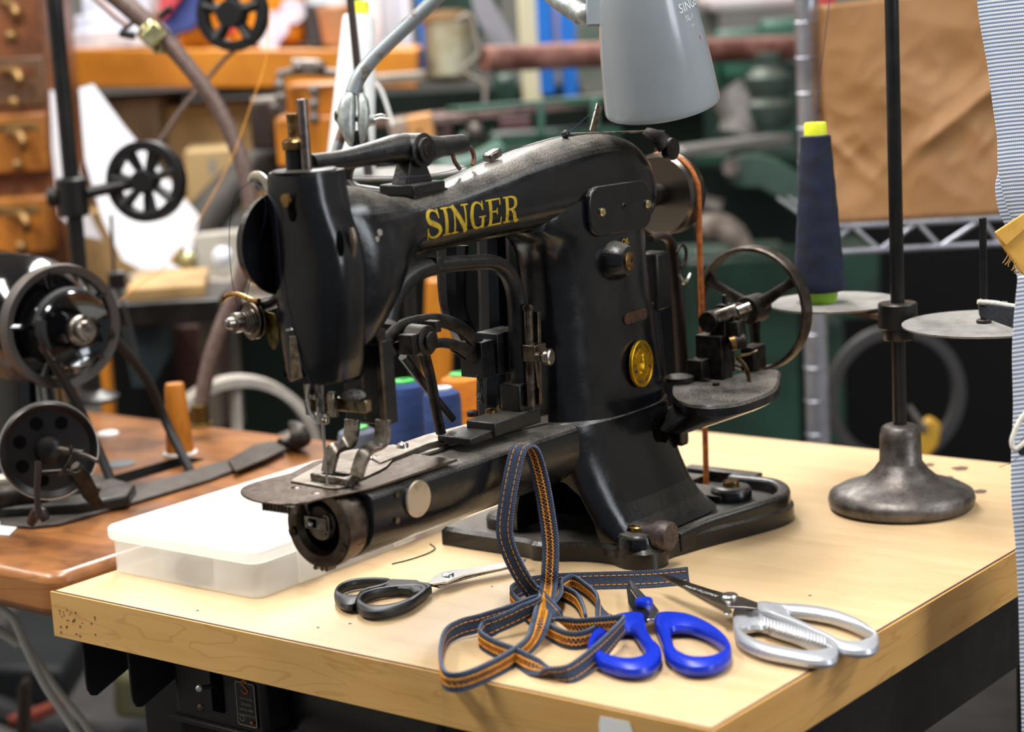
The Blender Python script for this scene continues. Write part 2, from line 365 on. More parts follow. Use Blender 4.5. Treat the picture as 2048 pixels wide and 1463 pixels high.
# pedestal with arch
def quadring(z,x0,x1,y0,y1,r=.012,x0b=None,k=5):
    x0b=x0 if x0b is None else x0b
    return [V((x,y,z)) for x,y in rrect(x0,y0,x1,y1,r,k)]
rings=[superring(((x0+x1)/2,YC,z),XX,YY,(x1-x0)/2,(y1-y0)/2,n,64) for z,x0,x1,y0,y1,n in ((.768,.243,.388,.224,.356,4.6),(.774,.241,.382,.227,.353,4.4),(.782,.239,.377,.2315,.3485,4.0),(.795,.236,.373,.238,.342,3.7),(.812,.2325,.371,.244,.336,3.4),(.830,.2285,.371,.2495,.3305,3.0),(.846,.226,.371,.2512,.3288,2.85),(.8565,.226,.371,.2520,.328,2.8),(.8595,.229,.368,.2545,.3255,2.8))]
ga=G().loft(rings)
arch=[(-.040,0),(.040,0),(.036,.024),(.028,.044),(.018,.054),(.0,.057),(-.018,.054),(-.028,.044),(-.036,.024)]
gb=G().prism(arch,lambda u,v:V((.20,YC+u+.0,.760+v)),(.10,0,0))
part('pedestal',boolean(ga,gb),enamel,sm,.0012,ang=40)
# lug with hole on the right shoulder, bearing shelf
g=G(); c=on(1325,862,Y=.2495); g.lathe([(.010,0),(.0108,.002),(.0108,.004)],c+YY*.004,-YY,28)
part('oil_port',g,dark_hole,sm)
g=G(); c=on(1360,865,Y=.25); g.box(c+V((.004,.006,.004)),(.011,.018,.03))
part('shoulder_lug',g,enamel,sm,.003)
# feet
for (x,y) in ((.262,.229),(.262,.352),(.408,.238),(.408,.345)):
    g=G().lathe([(.0165,.763),(.0165,.773),(.0145,.7755),(.006,.7760)],V((x,y,0)),ZZ,28)
    f=part('foot',g,enamel,sm,ang=50)
    part('screw_head',G().lathe([(.0066,.775),(.0066,.7790),(.0055,.7800),(0,.7800)],V((x,y,0)),ZZ,20).box((x,y,.7801),(.0012,.013,.0006),Rz(.6)),brass,f)
base=[(.236,.388),(.2365,.318),(.233,.306),(.236,.292),(.246,.275),(.252,.250),(.246,.232),(.248,.216),(.258,.208),(.270,.208),(.282,.216),(.325,.207),(.37,.193),(.402,.186),(.424,.190),(.443,.206),(.452,.225),(.452,.35),(.43,.385),(.34,.40),(.246,.398)]
b2,_=spline([V((x,y,0)) for x,y in base],4,True)
g=G().loft([[V((p.x,p.y,ZT+.0006)) for p in b2],[V((p.x,p.y,ZT+.012)) for p in b2],[V((YC*0+.345+(p.x-.345)*.98,YC+(p.y-YC)*.975,ZT+.015)) for p in b2]])
part('base_plate',g,enamel,sm,ang=30)
g=G(); P_=[V((.296,.218,.760)),V((.33,.213,.7625)),V((.365,.202,.7645)),V((.400,.1935,.766)),V((.420,.197,.7665)),V((.438,.211,.7665)),V((.4455,.228,.7665)),V((.446,.262,.766))]; g.tube(P_,.0056,8,5,up=(0,0,1),sec=[(-1,-1.4),(1,-1.4),(1,1.1),(.6,1.5),(-.6,1.5),(-1,1.1)])
g.box((.455,.275,.767),(.012,.07,.016)).box((.43,.30,.766),(.03,.03,.012)).box((.405,.262,.765),(.03,.05,.012))
part('base_rim',g,enamel,sm,.0012)
g=G().lathe([(.0,0),(.0098,0),(.0108,.0015),(.0108,.012),(.008,.013)],on(1343,1072,Y=.201),YY,36).cyl(on(1343,1072,Y=.201)+V((0,.012,0)),on(1343,1072,Y=.201)+V((0,.036,0)),.0075,.0075,24)
part('side_knob',g,mat('grey cast steel','5c5350',.5,.7,c2='423a37',s=200,dust=.3),sm)
# bed arm
g=G()
def bedring(x,w=.0305,top=.8585,r=.006):
    pts=[]
    for i in range(17):
        a=math.pi*(i/16); pts.append((YC-w*math.cos(a),.8415-.0295*math.sin(a)))
    for cx,a0 in ((YC+w-r,0),(YC-w+r,90)):
        for i in range(5):
            a=math.radians(a0+22.5*i); pts.append((cx+r*math.cos(a),top-r+r*math.sin(a)))
    return [V((x,y,z)) for y,z in pts]
g.loft([bedring(.0075,.029,.857),bedring(.0085),bedring(.06),bedring(.15),bedring(.235,.031)])
part('bed_arm',g,enamel,sm,ang=40)
oo=on(833,996,Y=YC-.0305)
g=G().lathe([(.0122,0),(.0126,.001),(.0126,.0022),(.0118,.003),(0,.0031)],oo+YY*.0005,-YY,40); part('cover_disc',g,mat('pale nickel cover','c4b8a6',.35,.9,c2='a2937d',s=60,lo=.5,hi=.7,bump=.1,bs=900),sm)
g=G()
for px,py in ((793,988),(793,1040)): g.lathe([(.0016,0),(.0022,.0003),(.0022,.0012)],on(px,py,Y=YC-.0302),-YY,14)
part('screw_hole',g,steel_d,sm)
# hook assembly
HZ=.8385
hk=G(); ax=-XX; cx=V((.008,YC-.0005,HZ))
hk.ringlathe([(.0165,.0),(.0262,.0),(.0262,.0115),(.0275,.012),(.0278,.0200),(.0268,.0212),(.0192,.0212),(.0178,.0185),(.0165,.0165)],cx,ax,56)
hk.v=[V((p.x,p.y,min(p.z,.8600))) for p in hk.v]
ho=part('hook_ring',hk,steel_d,sm,ang=30)
part('screw_head',G().lathe([(.0032,0),(.0032,.0225),(.0025,.0228),(0,.0228)],cx+V((0,.0225,-.005)),ax,16).box(cx+V((-.0229,.0225,-.005)),(.0006,.001,.0062),Matrix.Rotation(.5,3,'X')),steel_d,ho)
part('screw_head',G().lathe([(.0032,0),(.0032,.0225),(.0025,.0228),(0,.0228)],cx+V((0,-.0205,-.011)),ax,16).box(cx+V((-.0229,-.0205,-.011)),(.0006,.001,.0062),Matrix.Rotation(-.3,3,'X')),steel_d,ho)
g=G().lathe([(.0168,0),(.0168,.002),(0,.002)],cx,ax,36); part('hook_cavity',g,dark_hole,sm)
bb=cx+V((-.0045,.002,.0015))
g=G().lathe([(.0115,.002),(.0125,.004),(.0125,.011),(.0112,.0125),(.0105,.0122),(.0,.0122)],bb,ax,36)
bc=part('bobbin_case',g,steel_d,sm)
g=G().box(bb+V((-.0142,.001,.0005)),(.003,.0195,.0085)); g.tube([bb+V((-.0145,-.006,.006)),bb+V((-.0145,-.0098,.0055)),bb+V((-.0145,-.0098,-.006)),bb+V((-.0145,-.006,-.0065))],.0011,8,4)
part('case_latch',g,steel,bc,.0006)
g=G().box(bb+V((-.0158,.0035,.0005)),(.001,.006,.0058)); part('latch_window',g,dark_hole,bc)
g=G().lathe([(.0021,0),(.0021,.002),(.0012,.003),(0,.003)],bb+V((-.0158,.0035,.0005)),ax,14); part('center_pin',g,chrome,bc)
g=G().tube([bb+V((-.012,.008,.004)),bb+V((-.0145,.0085,.012)),bb+V((-.013,.0065,.0185))],[.0018,.0016,.0012],8,4); part('case_finger',g,steel,bc)
g=G()
for dy in (-.004,.0,.006): g.box(cx+V((-.016,dy,-.0275)),(.009,.0025,.004),Matrix.Rotation(.4,3,'X'))
part('ring_tooth',g,steel_d,ho,.0004)
# needle plate (rounded tongue)
ZP=.8628
tip=[on(x,y,Z=ZP) for x,y in ((640,995),(608,1003),(575,1006),(540,1004),(506,998),(486,989),(481,979),(494,969),(530,958),(580,946))]; tip,_=spline(tip,6)
out=[(.098,YC-.029),(.03,YC-.0288),(.012,YC-.0282)]+[(p.x,p.y) for p in tip]+[(.05,.350),(.098,.342)]
g=G().prism(out,lambda u,v:V((u,v,ZP-.0018)),(0,0,.0018))
part('needle_plate',g,mat('brown tinted steel plate','6e6259',.3,1,c2='5a4e45',s=140,bump=.06,bs=1200,rv=.04),sm,.0005,seg=2)
def PX(L,z): return [tuple(on(x,y,Z=z).xy) for x,y in L]
fp=PX([(581,963),(588,958),(690,902),(790,890),(800,905),(774,934),(762,941),(692,973),(676,977),(655,976)],ZP+.0006)
g=G().prism(fp,lambda u,v:V((u,v,ZP+.0002)),(0,0,.0012)); fpl=part('feed_plate',g,nickel,sm,.0003)
g=G()
for k in range(15):
    c=on(632+k*6.6,963+k*.7,Z=ZP+.0016); g.box(c,(.004,.0006,.0008))
part('feed_teeth',g,steel,fpl)
g=G()
for x,y in ((592,974),(632,985)): g.lathe([(.0035,0),(.003,.0003),(0,.0003)],on(x,y,Z=ZP),ZZ,16)
part('plate_hole',g,steel_d,sm)
g=G()
for k in range(9):
    p=on(530+k*7,1010+k*1.0,Z=.8595); g.box(p+V((0,0,-.0005)),(.004,.0018,.005))
part('feed_rack',g,steel_d,sm)
# slide bar on top of the bed
p0,p1=on(765,925,Z=.866),on(1097,822,Z=.866)
sb=[(760,921),(860,882),(1097,826),(1080,818),(1040,816),(850,866),(770,893),(742,912)]
g=G().prism(PX(sb,.8665),lambda u,v:V((u,v,.8590)),(0,0,.0065)); part('slide_bar',g,nickel,sm,.0006)
g=G().prism(PX([(800,908),(862,888),(900,884),(885,894),(846,905),(815,911)],.862),lambda u,v:V((u,v,.8595)),(0,0,.0022)); part('side_clip',g,nickel,sm,.0004)
for x,y in ((805,889),(744,915)):
    c=on(x,y,Z=.8668 if x>800 else .8645); part('screw_head',G().lathe([(.0042,-.003),(.0042,.0006),(.003,.0014),(0,.0014)],c,ZZ,16).box(c+V((0,0,.0015)),(.008,.001,.0005),Rz(.9)),chrome,sm)
# head casing
g=G(); rings=[]
for z,x0,yn,yf in ((1.0685,-.019,.2685,.3125),(1.066,-.020,.2675,.3135),(1.058,-.020,.2668,.3142),(1.050,-.020,.2655,.3145),(1.043,-.020,.2635,.3145),(1.036,-.020,.2610,.3145),(1.028,-.020,.2580,.315),(1.019,-.020,.2555,.315),(1.008,-.020,.2545,.315),(.996,-.020,.2548,.315),(.985,-.020,.2560,.3145),(.965,-.019,.2585,.314),(.950,-.018,.261,.313),(.937,-.017,.264,.312),(.934,-.016,.266,.311)):
    rings.append(superring(((x0+.022)/2,(yn+yf)/2,z),XX,YY,(.022-x0)/2,(yf-yn)/2,3.0,64))
hd=part('head_casing',G().loft(rings),enamel,sm,ang=62)
part('top_cap',G().lathe([(.020,0),(.0205,.0012),(.019,.0018),(0,.0018)],V((-.001,YC,1.0682)),ZZ,36,ell=1.05),enamel_d,hd)
g=G().lathe([(.004,0),(.0045,.0012),(.0042,.0032),(0,.0036)],on(577,400,X=-.0195),(-1,.1,0),20).box(on(577,400,X=-.0233),(.0008,.0011,.0084),Matrix.Rotation(.25,3,'X')); part('screw_head',g,brass,hd)
for px,py,sx,sy in ((583,425,.0032,.0058),(680,487,.0035,.0085)):
    X=-.0206 if px<600 else -.0120
    c=on(px,py,X=X); g=G(); g.lathe([(1,0),(.8,.0004),(0,.0005)],c,(-1,0,0),20)
    for i in range(len(g.v)-60,len(g.v)): q=g.v[i]-c; g.v[i]=c+V((q.x,q.y*sx,q.z*sy))
    part('access_slot',g,dark_hole,hd)
g=G(); g.tube([on(703,455,X=.002),on(707,480,X=.002),on(704,520,X=.002),on(690,600,X=.002),on(684,640,X=.002)],[.0015,.0026,.0016,.0012,.0012],8,4); part('worn_edge',g,mat('worn bare edge','6d5f52',.45,.6),hd)
g=G().cyl((-.004,.3145,1.022),(-.004,.3215,1.022),.0330,.031,48); part('thread_guard',g,enamel,sm)
g=G().lathe([(.0022,0),(.0022,.0008)],on(757,465,Y=.2560)-YY*.0006,-YY,14); g.lathe([(.0018,0),(.0018,.0008)],on(752,478,Y=.2560)-YY*.0006,-YY,14); part('casing_hole',g,mat('chipped paint','8b8478',.6),sm)
# posts on the head
TZ=1.0695
p=on(614,340,Z=TZ); g=G().cyl(p,p+V((0,0,.0445)),.0034,.0034,20); part('presser_post',g,mat('scuffed round steel rod','8c7f79',.28,1,c2='4a3c36',s=90,lo=.45,hi=.7),sm,.0004)
p=on(588,340,Z=TZ)+V((.002,.0,0))
g=G().cyl(p,p+V((0,0,.013)),.0062,.0062,24); part('adjusting_collar',g,black_metal,sm,.0008)
g=G().lathe([(.0076,.013),(.0078,.014),(.0078,.018),(.0062,.0195),(.0042,.020),(.0037,.021),(.0037,.0345),(.0032,.0355),(0,.0355)],p,ZZ,28); part('adjusting_screw',g,brass,sm)
# lever bar over the arm
def Pl(x,y,Y=.292): return on(x,y,Y=Y)
g=G().tube([Pl(622,326),Pl(680,320),Pl(740,308),Pl(790,298),Pl(822,298),Pl(850,297),Pl(880,293),Pl(925,287)],[.0058,.0064,.0078,.0098,.0105,.010,.0072,.0066],20,5)
lv=part('lifting_lever',g,enamel_d,sm,ang=60)
c=Pl(850,300,.279); g=G().lathe([(.0085,0),(.0115,.001),(.0115,.018),(.010,.019)],c,YY,32); part('pivot_boss',g,enamel_d,lv)
g=G().lathe([(.0085,-.0026),(.0085,.001)],c,YY,26).lathe([(.0045,-.0032),(.0045,.001)],c,YY,20); part('pivot_pin',g,iron,lv)
g=G().tube([Pl(928,287),Pl(942,297),Pl(948,315),Pl(944,330)],.0016,8,4).tube([Pl(905,297),Pl(908,320),Pl(920,338)],.0015,8,4); part('lever_spring',g,mat('rusty wire','6e4a3c',.5,.6),lv)
b0=Pl(848,345,.279); b0=V((b0.x,YC,1.047))
g=G().box(b0+V((.0,0,.0)),(.034,.030,.007)).box(b0+V((.004,0,-.006)),(.036,.026,.008))
g.loft([[b0+V((x*.014,y*.007,.003)) for x,y in ((-1,-1),(1,-1),(1,1),(-1,1))],[b0+V((x*.007,y*.006,.020)) for x,y in ((-1,-1),(1,-1),(1,1),(-1,1))]])
part('lever_bracket',g,enamel_d,sm,.001)
g=G(); text_g('0645',lambda u,v:Pl(778,300,.2835)+V((u,-.0012,v)),.0042,g=g); part('stamped_number',g,mat('stamped mark','3c3a38',.5),lv)
# thread clip and spool guide on the arm
c=on(985,313,Y=.292); g=G().box(c+V((0,0,.001)),(.014,.008,.006),Matrix.Rotation(-.25,3,'Y')); part('thread_clip',g,steel,sm,.0015)
g=G().bar(on(1130,268,Y=.29),on(1320,262,Y=.275),.010,.0014); g.bar(on(1185,265,Y=.295),on(1199,210,Y=.295),.0075,.0012,up=(0,1,0))
part('thread_guide_plate',g,steel,sm,.0003)
g=G().sphere(on(1131,268,Y=.283),.0034,14); part('guide_screw',g,black_metal,sm)
g=G().tube([on(1290,262,Y=.272),on(1315,275,Y=.262),on(1333,292,Y=.256)],[.004,.0075,.0095],14,4,flat=.4,up=(0,1,.2)); g.lathe([(.0085,0),(.0085,.006)],on(1334,298,Y=.258),-YY,24)
part('belt_guard_lug',g,iron,sm)
# gold lettering: stroke-built serif capitals mapped on the arm's near side
LS=[('S',0,.95),('I',1.02,.5),('N',1.60,1.05),('G',2.75,1.0),('E',3.85,.95),('R',4.9,1.05)]
X0,X1=.0858,.1850; UN=(X1-X0)/5.95
gl=G()
def mp(u,v):
    x=X0+u*UN; s_=(x-X0)/(X1-X0); z=1.0145+.0012*s_+v*(.0190-.0008*s_)
    return V((x,armY(x,z)-.00025,z))
def stroke(pts,w):
    # pts: list (u,v); w: widths (perpendicular); dense ribbon
    P=[V((a*UN,b*.0190,0)) for a,b in pts]; ws=list(w) if hasattr(w,'__len__') else [w]*len(P)
    Q=[];R=[]
    for i in range(len(P)-1):
        for j in range(4): t=j/4; Q.append(P[i].lerp(P[i+1],t)); R.append(ws[i]*(1-t)+ws[i+1]*t)
    Q.append(P[-1]); R.append(ws[-1]); vs=[]
    for i,p in enumerate(Q):
        d=(Q[min(i+1,len(Q)-1)]-Q[max(i-1,0)]).normalized(); n=V((-d.y,d.x,0))*R[i]*.0190/2
        for q in (p+n,p-n): vs.append(mp(q.x/UN,q.y/.0190))
    gl.add(vs,[(2*i,2*i+1,2*i+3,2*i+2) for i in range(len(Q)-1)])
def cur(pts,ws,k=5):
    P,r=spline([V((a,b,0)) for a,b in pts],k,False,ws); stroke([(p.x,p.y) for p in P],r)
def stem(u,v0=0,v1=1,w=.17): stroke([(u,v0),(u,v1)],w)
def serif(u,v,w=.46,h=.055): stroke([(u-w/2,v),(u+w/2,v)],h)
# S
cur([(.80,.70),(.74,.88),(.52,.97),(.28,.92),(.16,.74),(.26,.58),(.52,.48),(.78,.36),(.86,.2),(.70,.06),(.45,.02),(.22,.08),(.10,.28)],[.05,.06,.07,.13,.17,.19,.2,.19,.17,.12,.07,.06,.05])
stroke([(.80,1.0),(.80,.66)],.06); stroke([(.10,.36),(.10,-.02)],.06)
# I
u=1.27; stem(u); serif(u,.03); serif(u,.97)
# N
stem(1.78,0,1,.085); stroke([(1.72,1),(2.48,0)],.19); stem(2.46,0,1,.085); serif(1.78,.03,.42); serif(1.70,.97,.32); serif(2.46,.97,.42)
# G
cur([(3.50,.68),(3.42,.88),(3.20,.97),(2.96,.88),(2.84,.62),(2.84,.38),(2.96,.12),(3.20,.03),(3.42,.08),(3.52,.2)],[.05,.06,.07,.13,.18,.18,.13,.07,.06,.06]); stroke([(3.52,1.0),(3.52,.66)],.055); stem(3.51,.0,.42,.15); serif(3.48,.42,.42)
# E
stem(4.02); serif(4.0,.97,.5); stroke([(4.0,.97),(4.62,.97)],.06); stroke([(4.62,1),(4.62,.74)],.06); stroke([(4.0,.52),(4.42,.52)],.06); stroke([(4.42,.64),(4.42,.40)],.06); stroke([(3.86,.03),(4.68,.03)],.06); stroke([(4.68,.28),(4.68,0)],.06)
# R
stem(5.08); serif(5.05,.97,.42); serif(5.08,.03,.44); cur([(5.08,.97),(5.42,.95),(5.60,.84),(5.60,.62),(5.42,.51),(5.08,.49)],[.06,.08,.17,.17,.08,.06]); cur([(5.34,.5),(5.50,.34),(5.62,.1),(5.72,.01),(5.86,.03)],[.1,.17,.19,.14,.06])
part('brand_lettering',gl,gold,sm,ang=80,label='gold serif SINGER lettering',flip=False)
dg_=mat('faded gold ornament','5c4c20',.5,.3,c2='1a1710',s=300,lo=.42,hi=.56)
g=G()
for r0,zz in ((.0,1.0065),(.5,1.0052)):
    vs=[];n=60
    for i in range(n+1):
        x=.076+.20*i/n
        for dz in (0,.0005): vs.append(V((x,armY(x,zz+dz)-.0002,zz+dz)))
    g.add(vs,[(2*i,2*i+1,2*i+3,2*i+2) for i in range(n)])
part('gold_pinstripe',g,dg_,sm,flip=False)
# pillar face: cover plate, oil boss, tag, badge
def pface(px,py): 
    p=on(px,py,Y=.26); p=on(px,py,Y=nearY(p.z)-.0004); return p
c=on(1242,416,Y=.2565)
cp=rrect(-.0405,-.0195,.0405,.0195,.0135,6)
g=G().prism([(a,b*.95+a*-.02) for a,b in cp],lambda u,v:V((c.x+u,.2625,c.z+v)),(0,-.0065,0)); cpl=part('side_cover',g,enamel,sm,.0015,seg=3)
for px,py in ((1203,424),(1294,408)):
    q=on(px,py,Y=.2560); part('screw_head',G().lathe([(.0033,0),(.0033,.0012),(.0024,.0022),(0,.0022)],q,-YY,18).box(q+V((0,-.0022,0)),(.0007,.0005,.0058),Matrix.Rotation(.4,3,'Y')),mat('pale brass screw','c9bb95',.3,1),cpl)
part('screw_head',G().ringlathe([(.0012,0),(.0026,0),(.0022,.0008),(.0012,.0008)],on(1248,412,Y=.2560),-YY,16),enamel_d,cpl)
q=pface(1228,521); bo=part('oil_boss',G().lathe([(.0152,-.004),(.0148,.002),(.0132,.008),(.0115,.0115),(.0108,.0125),(.0095,.0125)],V((q.x,q.y,q.z)),(.12,-1,0),36),enamel,sm)
e=V((q.x,q.y,q.z))+V((.12,-1,0)).normalized()*.0125
part('oil_cap',G().lathe([(.0072,-.001),(.0072,.0012),(.0056,.0022),(.0015,.0024),(.0012,.001)],e,(.12,-1,0),30),brass,bo)
g=G(); q=pface(1243,484); text_g('OIL',lambda u,v:V((q.x+.004+u,q.y-.0010,q.z+v)),.0062,g=g); g.box((q.x-.0055,q.y-.001,q.z),(.005,.0003,.0007)).bar((q.x-.0080,q.y-.001,q.z),(q.x-.0062,q.y-.001,q.z+.0014),.0004,.0007,up=(0,0,1)).bar((q.x-.0080,q.y-.001,q.z),(q.x-.0062,q.y-.001,q.z-.0014),.0004,.0007,up=(0,0,1)); part('oil_lettering',g,gold,sm,label='small gold OIL marking with arrow')
q=pface(1272,632); g=G().prism(rrect(-.0165,-.0042,.0165,.0042,.0040,4),lambda u,v:V((q.x+u,q.y+.0006+max(0,u)*.10,q.z+v)),(0,-.0014,0)); part('serial_tag',g,mat('brown metal tag','5b4133',.45,.6,c2='3c2b22',s=300,bump=.3,bs=2500),sm)
# badge
q=on(1284,727,Y=.2525); n=V((.14,-1,.04)).normalized(); r_,u_=frame(n); BR=.0180
q=q-n*.0006
gb_=mat('gilt brass badge','c69a1e',.34,.85,c2='8a6410',s=400,lo=.45,hi=.7,bump=.35,bs=1500)
bd=part('badge',G().lathe([(BR,-.0012),(BR,.0009),(BR*.97,.0015),(BR*.93,.0015),(BR*.92,.0009),(0,.0010)],q,n,48),gb_,sm,label='round gold maker badge')
g=G().ringlathe([(BR*.60,.0008),(BR*.64,.0008),(BR*.64,.0014),(BR*.60,.0014)],q,n,40)
g.tube([q+n*.0012+r_*a*BR+u_*b*BR for a,b in ((-.05,-.42),(-.12,-.2),(.0,.0),(-.02,.2),(.10,.42))],[.0014,.0022,.0018,.0016,.0006],8,4)
g.tube([q+n*.0012+r_*a*BR+u_*b*BR for a,b in ((-.3,-.38),(-.05,-.30),(.28,-.4))],[.0006,.0012,.0006],8,4)
g.sphere(q+n*.0014+u_*.30*BR+r_*.0*BR,.0016,10)
part('badge_relief',g,gb_,bd)
g=G()
def arc_text(txt,a0,a1,rad,size,flipd):
    for i,ch in enumerate(txt):
        if ch==' ': continue
        a=math.radians(a0+(a1-a0)*i/(len(txt)-1)); cc=q+n*.0011+(r_*math.cos(a)+u_*math.sin(a))*rad
        tr=(r_*math.sin(a)-u_*math.cos(a)); tu=(r_*math.cos(a)+u_*math.sin(a))
        if flipd: tr,tu=-tr,-tu
        text_g(ch,lambda x,y,cc=cc,tr=tr,tu=tu:cc+tr*x+tu*y,size,g=g)
arc_text('THE SINGER MANFG CO',200,-20,BR*.79,.0042,False); arc_text('TRADE MARK',228,312,BR*.79,.0036,True)
part('badge_lettering',g,mat('dark badge lettering','4a340a',.5,.5),bd)
g=G()
for a in (-.62,.62): g.lathe([(.0012,0),(.0012,.0016),(0,.002)],q+r_*a*BR*1.0-u_*.22*BR,n,10)
part('badge_rivet',g,iron,bd)
# belt wheel behind the arm + orange belt
WC=V((.430,.302,1.0045)); WC=on(1322,388,X=.425)
sf=part('drive_shaft',G().cyl((.35,WC.y,WC.z),(.44,WC.y,WC.z),.009,.009,24).lathe([(.017,0),(.018,.006),(.018,.022)],V((.352,WC.y,WC.z)),XX,32),iron,sm)
WR=.0325
bw=part('belt_wheel',G().lathe([(.006,-.004),(.0295,-.004),(WR-.0015,-.0045),(WR+.0008,-.002),(WR+.0008,.001),(WR-.004,.004),(WR-.004,.009),(WR+.0008,.0115),(WR+.0008,.0145),(.03,.015),(.006,.015)],WC,XX,64),mat('polished belt wheel steel','6e665e',.27,1),sm,ang=25)
q=WC+V((.0065,0,0)); path=[]
for i in range(13):
    a=math.radians(5+i*14.2); path.append(q+V((0,math.cos(a)*(WR-.001),math.sin(a)*(WR-.001))))
dn=[on(1399,480,X=.4315),on(1403,600,X=.4315),on(1407,760,X=.433),on(1411,900,X=.436),on(1413,1000,X=.4385)]
back=[q+V((0,WR-.001,-.01)),q+V((0,WR+.001,-.09)),q+V((0,WR+.0,-.17)),V((.437,WC.y+.03,.768))]
bl=mat('orange leather belt','b5651f',.6,0,c2='8a4413',s=200,bump=.3,bs=900)
path2=[back[3],back[2],back[1],back[0]]+path[1:]+dn
part('drive_belt',G().tube(path2,.0024,10,3),bl,sm,label='orange round leather belt')
# bracket behind pillar
g=G().tube([on(1300,478,Y=.285),on(1325,472,Y=.285),on(1343,490,Y=.285),on(1352,560,Y=.285),on(1358,640,Y=.285),on(1368,790,Y=.285)],[.004,.0045,.005,.005,.0055,.006],10,4,flat=.7)
part('rear_bracket',g,mat('dark brown iron','2a1d17',.5,.5,dust=.3),sm)
g=G().box(on(1308,560,Y=.29),(.02,.02,.045)).cyl(on(1300,600,Y=.29),on(1320,760,Y=.29),.007,.006,14); part('rear_rod',g,black_metal,sm,.002)
for pts in ([(1353,505),(1362,490),(1372,500),(1370,525),(1360,535)],[(1358,548),(1366,565),(1374,560),(1380,548)]):
    part('wire_hook',G().tube([on(x,y,Y=.28) for x,y in pts],.0014,8,4),chrome if pts[0][1]>540 else iron,sm)
# right shelf, bearing and flywheel
shp=[(1345,772),(1348,795),(1375,808),(1420,812),(1470,808),(1515,795),(1552,776),(1560,750),(1556,738),(1500,742),(1440,755),(1400,757),(1365,762)]
poly=PX(shp,.864); P3,_=spline([V((x,y,0)) for x,y in poly],3,True)
cxy=V((.375,.245,0))
g=G().loft([[V((cxy.x+(p.x-cxy.x)*.55-.02,cxy.y+(p.y-cxy.y)*.5+.01,.838)) for p in P3],[V((cxy.x+(p.x-cxy.x)*.93,cxy.y+(p.y-cxy.y)*.93,.853)) for p in P3],[p+V((0,0,.856)) for p in P3],[p+V((0,0,.862)) for p in P3],[V((cxy.x+(p.x-cxy.x)*.97,cxy.y+(p.y-cxy.y)*.97,.8640)) for p in P3]])
part('side_shelf',g,enamel,sm,ang=40)
FC=on(1500,619,X=.462)
g=G().box((.405,FC.y,.881),(.016,.024,.036)).box((.41,FC.y+.006,.872),(.05,.014,.018)).cyl((.397,FC.y,FC.z),(.447,FC.y,FC.z),.0085,.0085,24).box((.409,FC.y-.006,.896),(.014,.014,.03))
g.lathe([(.011,0),(.011,.012)],V((.418,FC.y,FC.z)),XX,26).cyl((.424,FC.y,FC.z),(.424,FC.y,FC.z+.018),.0022,.0022,10)
g.box((.445,FC.y-.012,.874),(.02,.012,.02))
part('winder_bearing',g,iron,sm,.0012)
g=G(); R0=.0515
g.ringlathe([(R0-.0035,-.001),(R0-.001,-.0015),(R0+.0002,0),(R0+.0002,.0105),(R0-.001,.012),(R0-.0035,.0115)],FC,XX,80)
fw=part('flywheel',g,mat('dusty cast wheel rim','5a524a',.38,.85,c2='332d28',s=60,dust=.4,rv=.1),sm,ang=30)
for k in range(3):
    a=math.radians(28+120*k); d=V((0,math.cos(a),math.sin(a))); s_=V((0,-math.sin(a),math.cos(a))); h=FC+V((.005,0,0))
    part('spoke',G().tube([h+d*.004,h+d*.02,h+d*.038,h+d*(R0-.002)],[.0068,.0048,.0042,.0068],14,4,flat=.55,up=(1,0,0)),iron,fw)
part('hub',G().cyl(FC-V((.006,0,0)),FC+V((.016,0,0)),.0115,.0115,30),iron,fw,.001)
# crank rod
g=G().cyl(on(1412,644,X=.40),on(1450,631,X=.408),.0028,.0028,14).cyl(on(1432,636,X=.404),on(1475,622,X=.412),.0055,.006,18).cyl(on(1475,622,X=.412),on(1500,612,X=.42),.0035,.0035,14)
part('winder_spindle',g,steel,sm)
g=G().box(on(1460,645,X=.41),(.010,.014,.014)).bar(on(1472,640,X=.41),on(1478,690,X=.41),.010,.012).cyl(on(1462,686,X=.404),on(1492,680,X=.412),.0062,.0062,18).box(on(1445,695,X=.41),(.012,.014,.02)); part('winder_lever',g,iron,sm,.0015)
part('screw_head',G().cyl(on(1460,687,X=.401),on(1470,684,X=.404),.0056,.0056,18).box(on(1460,687,X=.4005),(.0008,.0012,.010),Matrix.Rotation(.6,3,'X')),brass,sm)
g=G().tube([on(1515,700,X=.405),on(1497,708,X=.402),on(1474,712,X=.40),on(1488,728,X=.40),on(1497,750,X=.40),on(1499,785,X=.40)],[.0012,.0022,.0028,.0028,.0026,.0016],10,4,flat=.5); part('winder_latch',g,mat('brassy bent finger','9f8a62',.35,1,c2='5c4a30',s=120),sm)
g=G()
for x,y in ((1412,762),(1432,770)): g.lathe([(.003,0),(.003,.002),(0,.0024)],on(x,y,Z=.8642),ZZ,12)
g.lathe([(.012,0),(.012,.003),(.009,.004)],on(1358,760,Z=.866),ZZ,20)
part('screw_head',g,iron,sm)
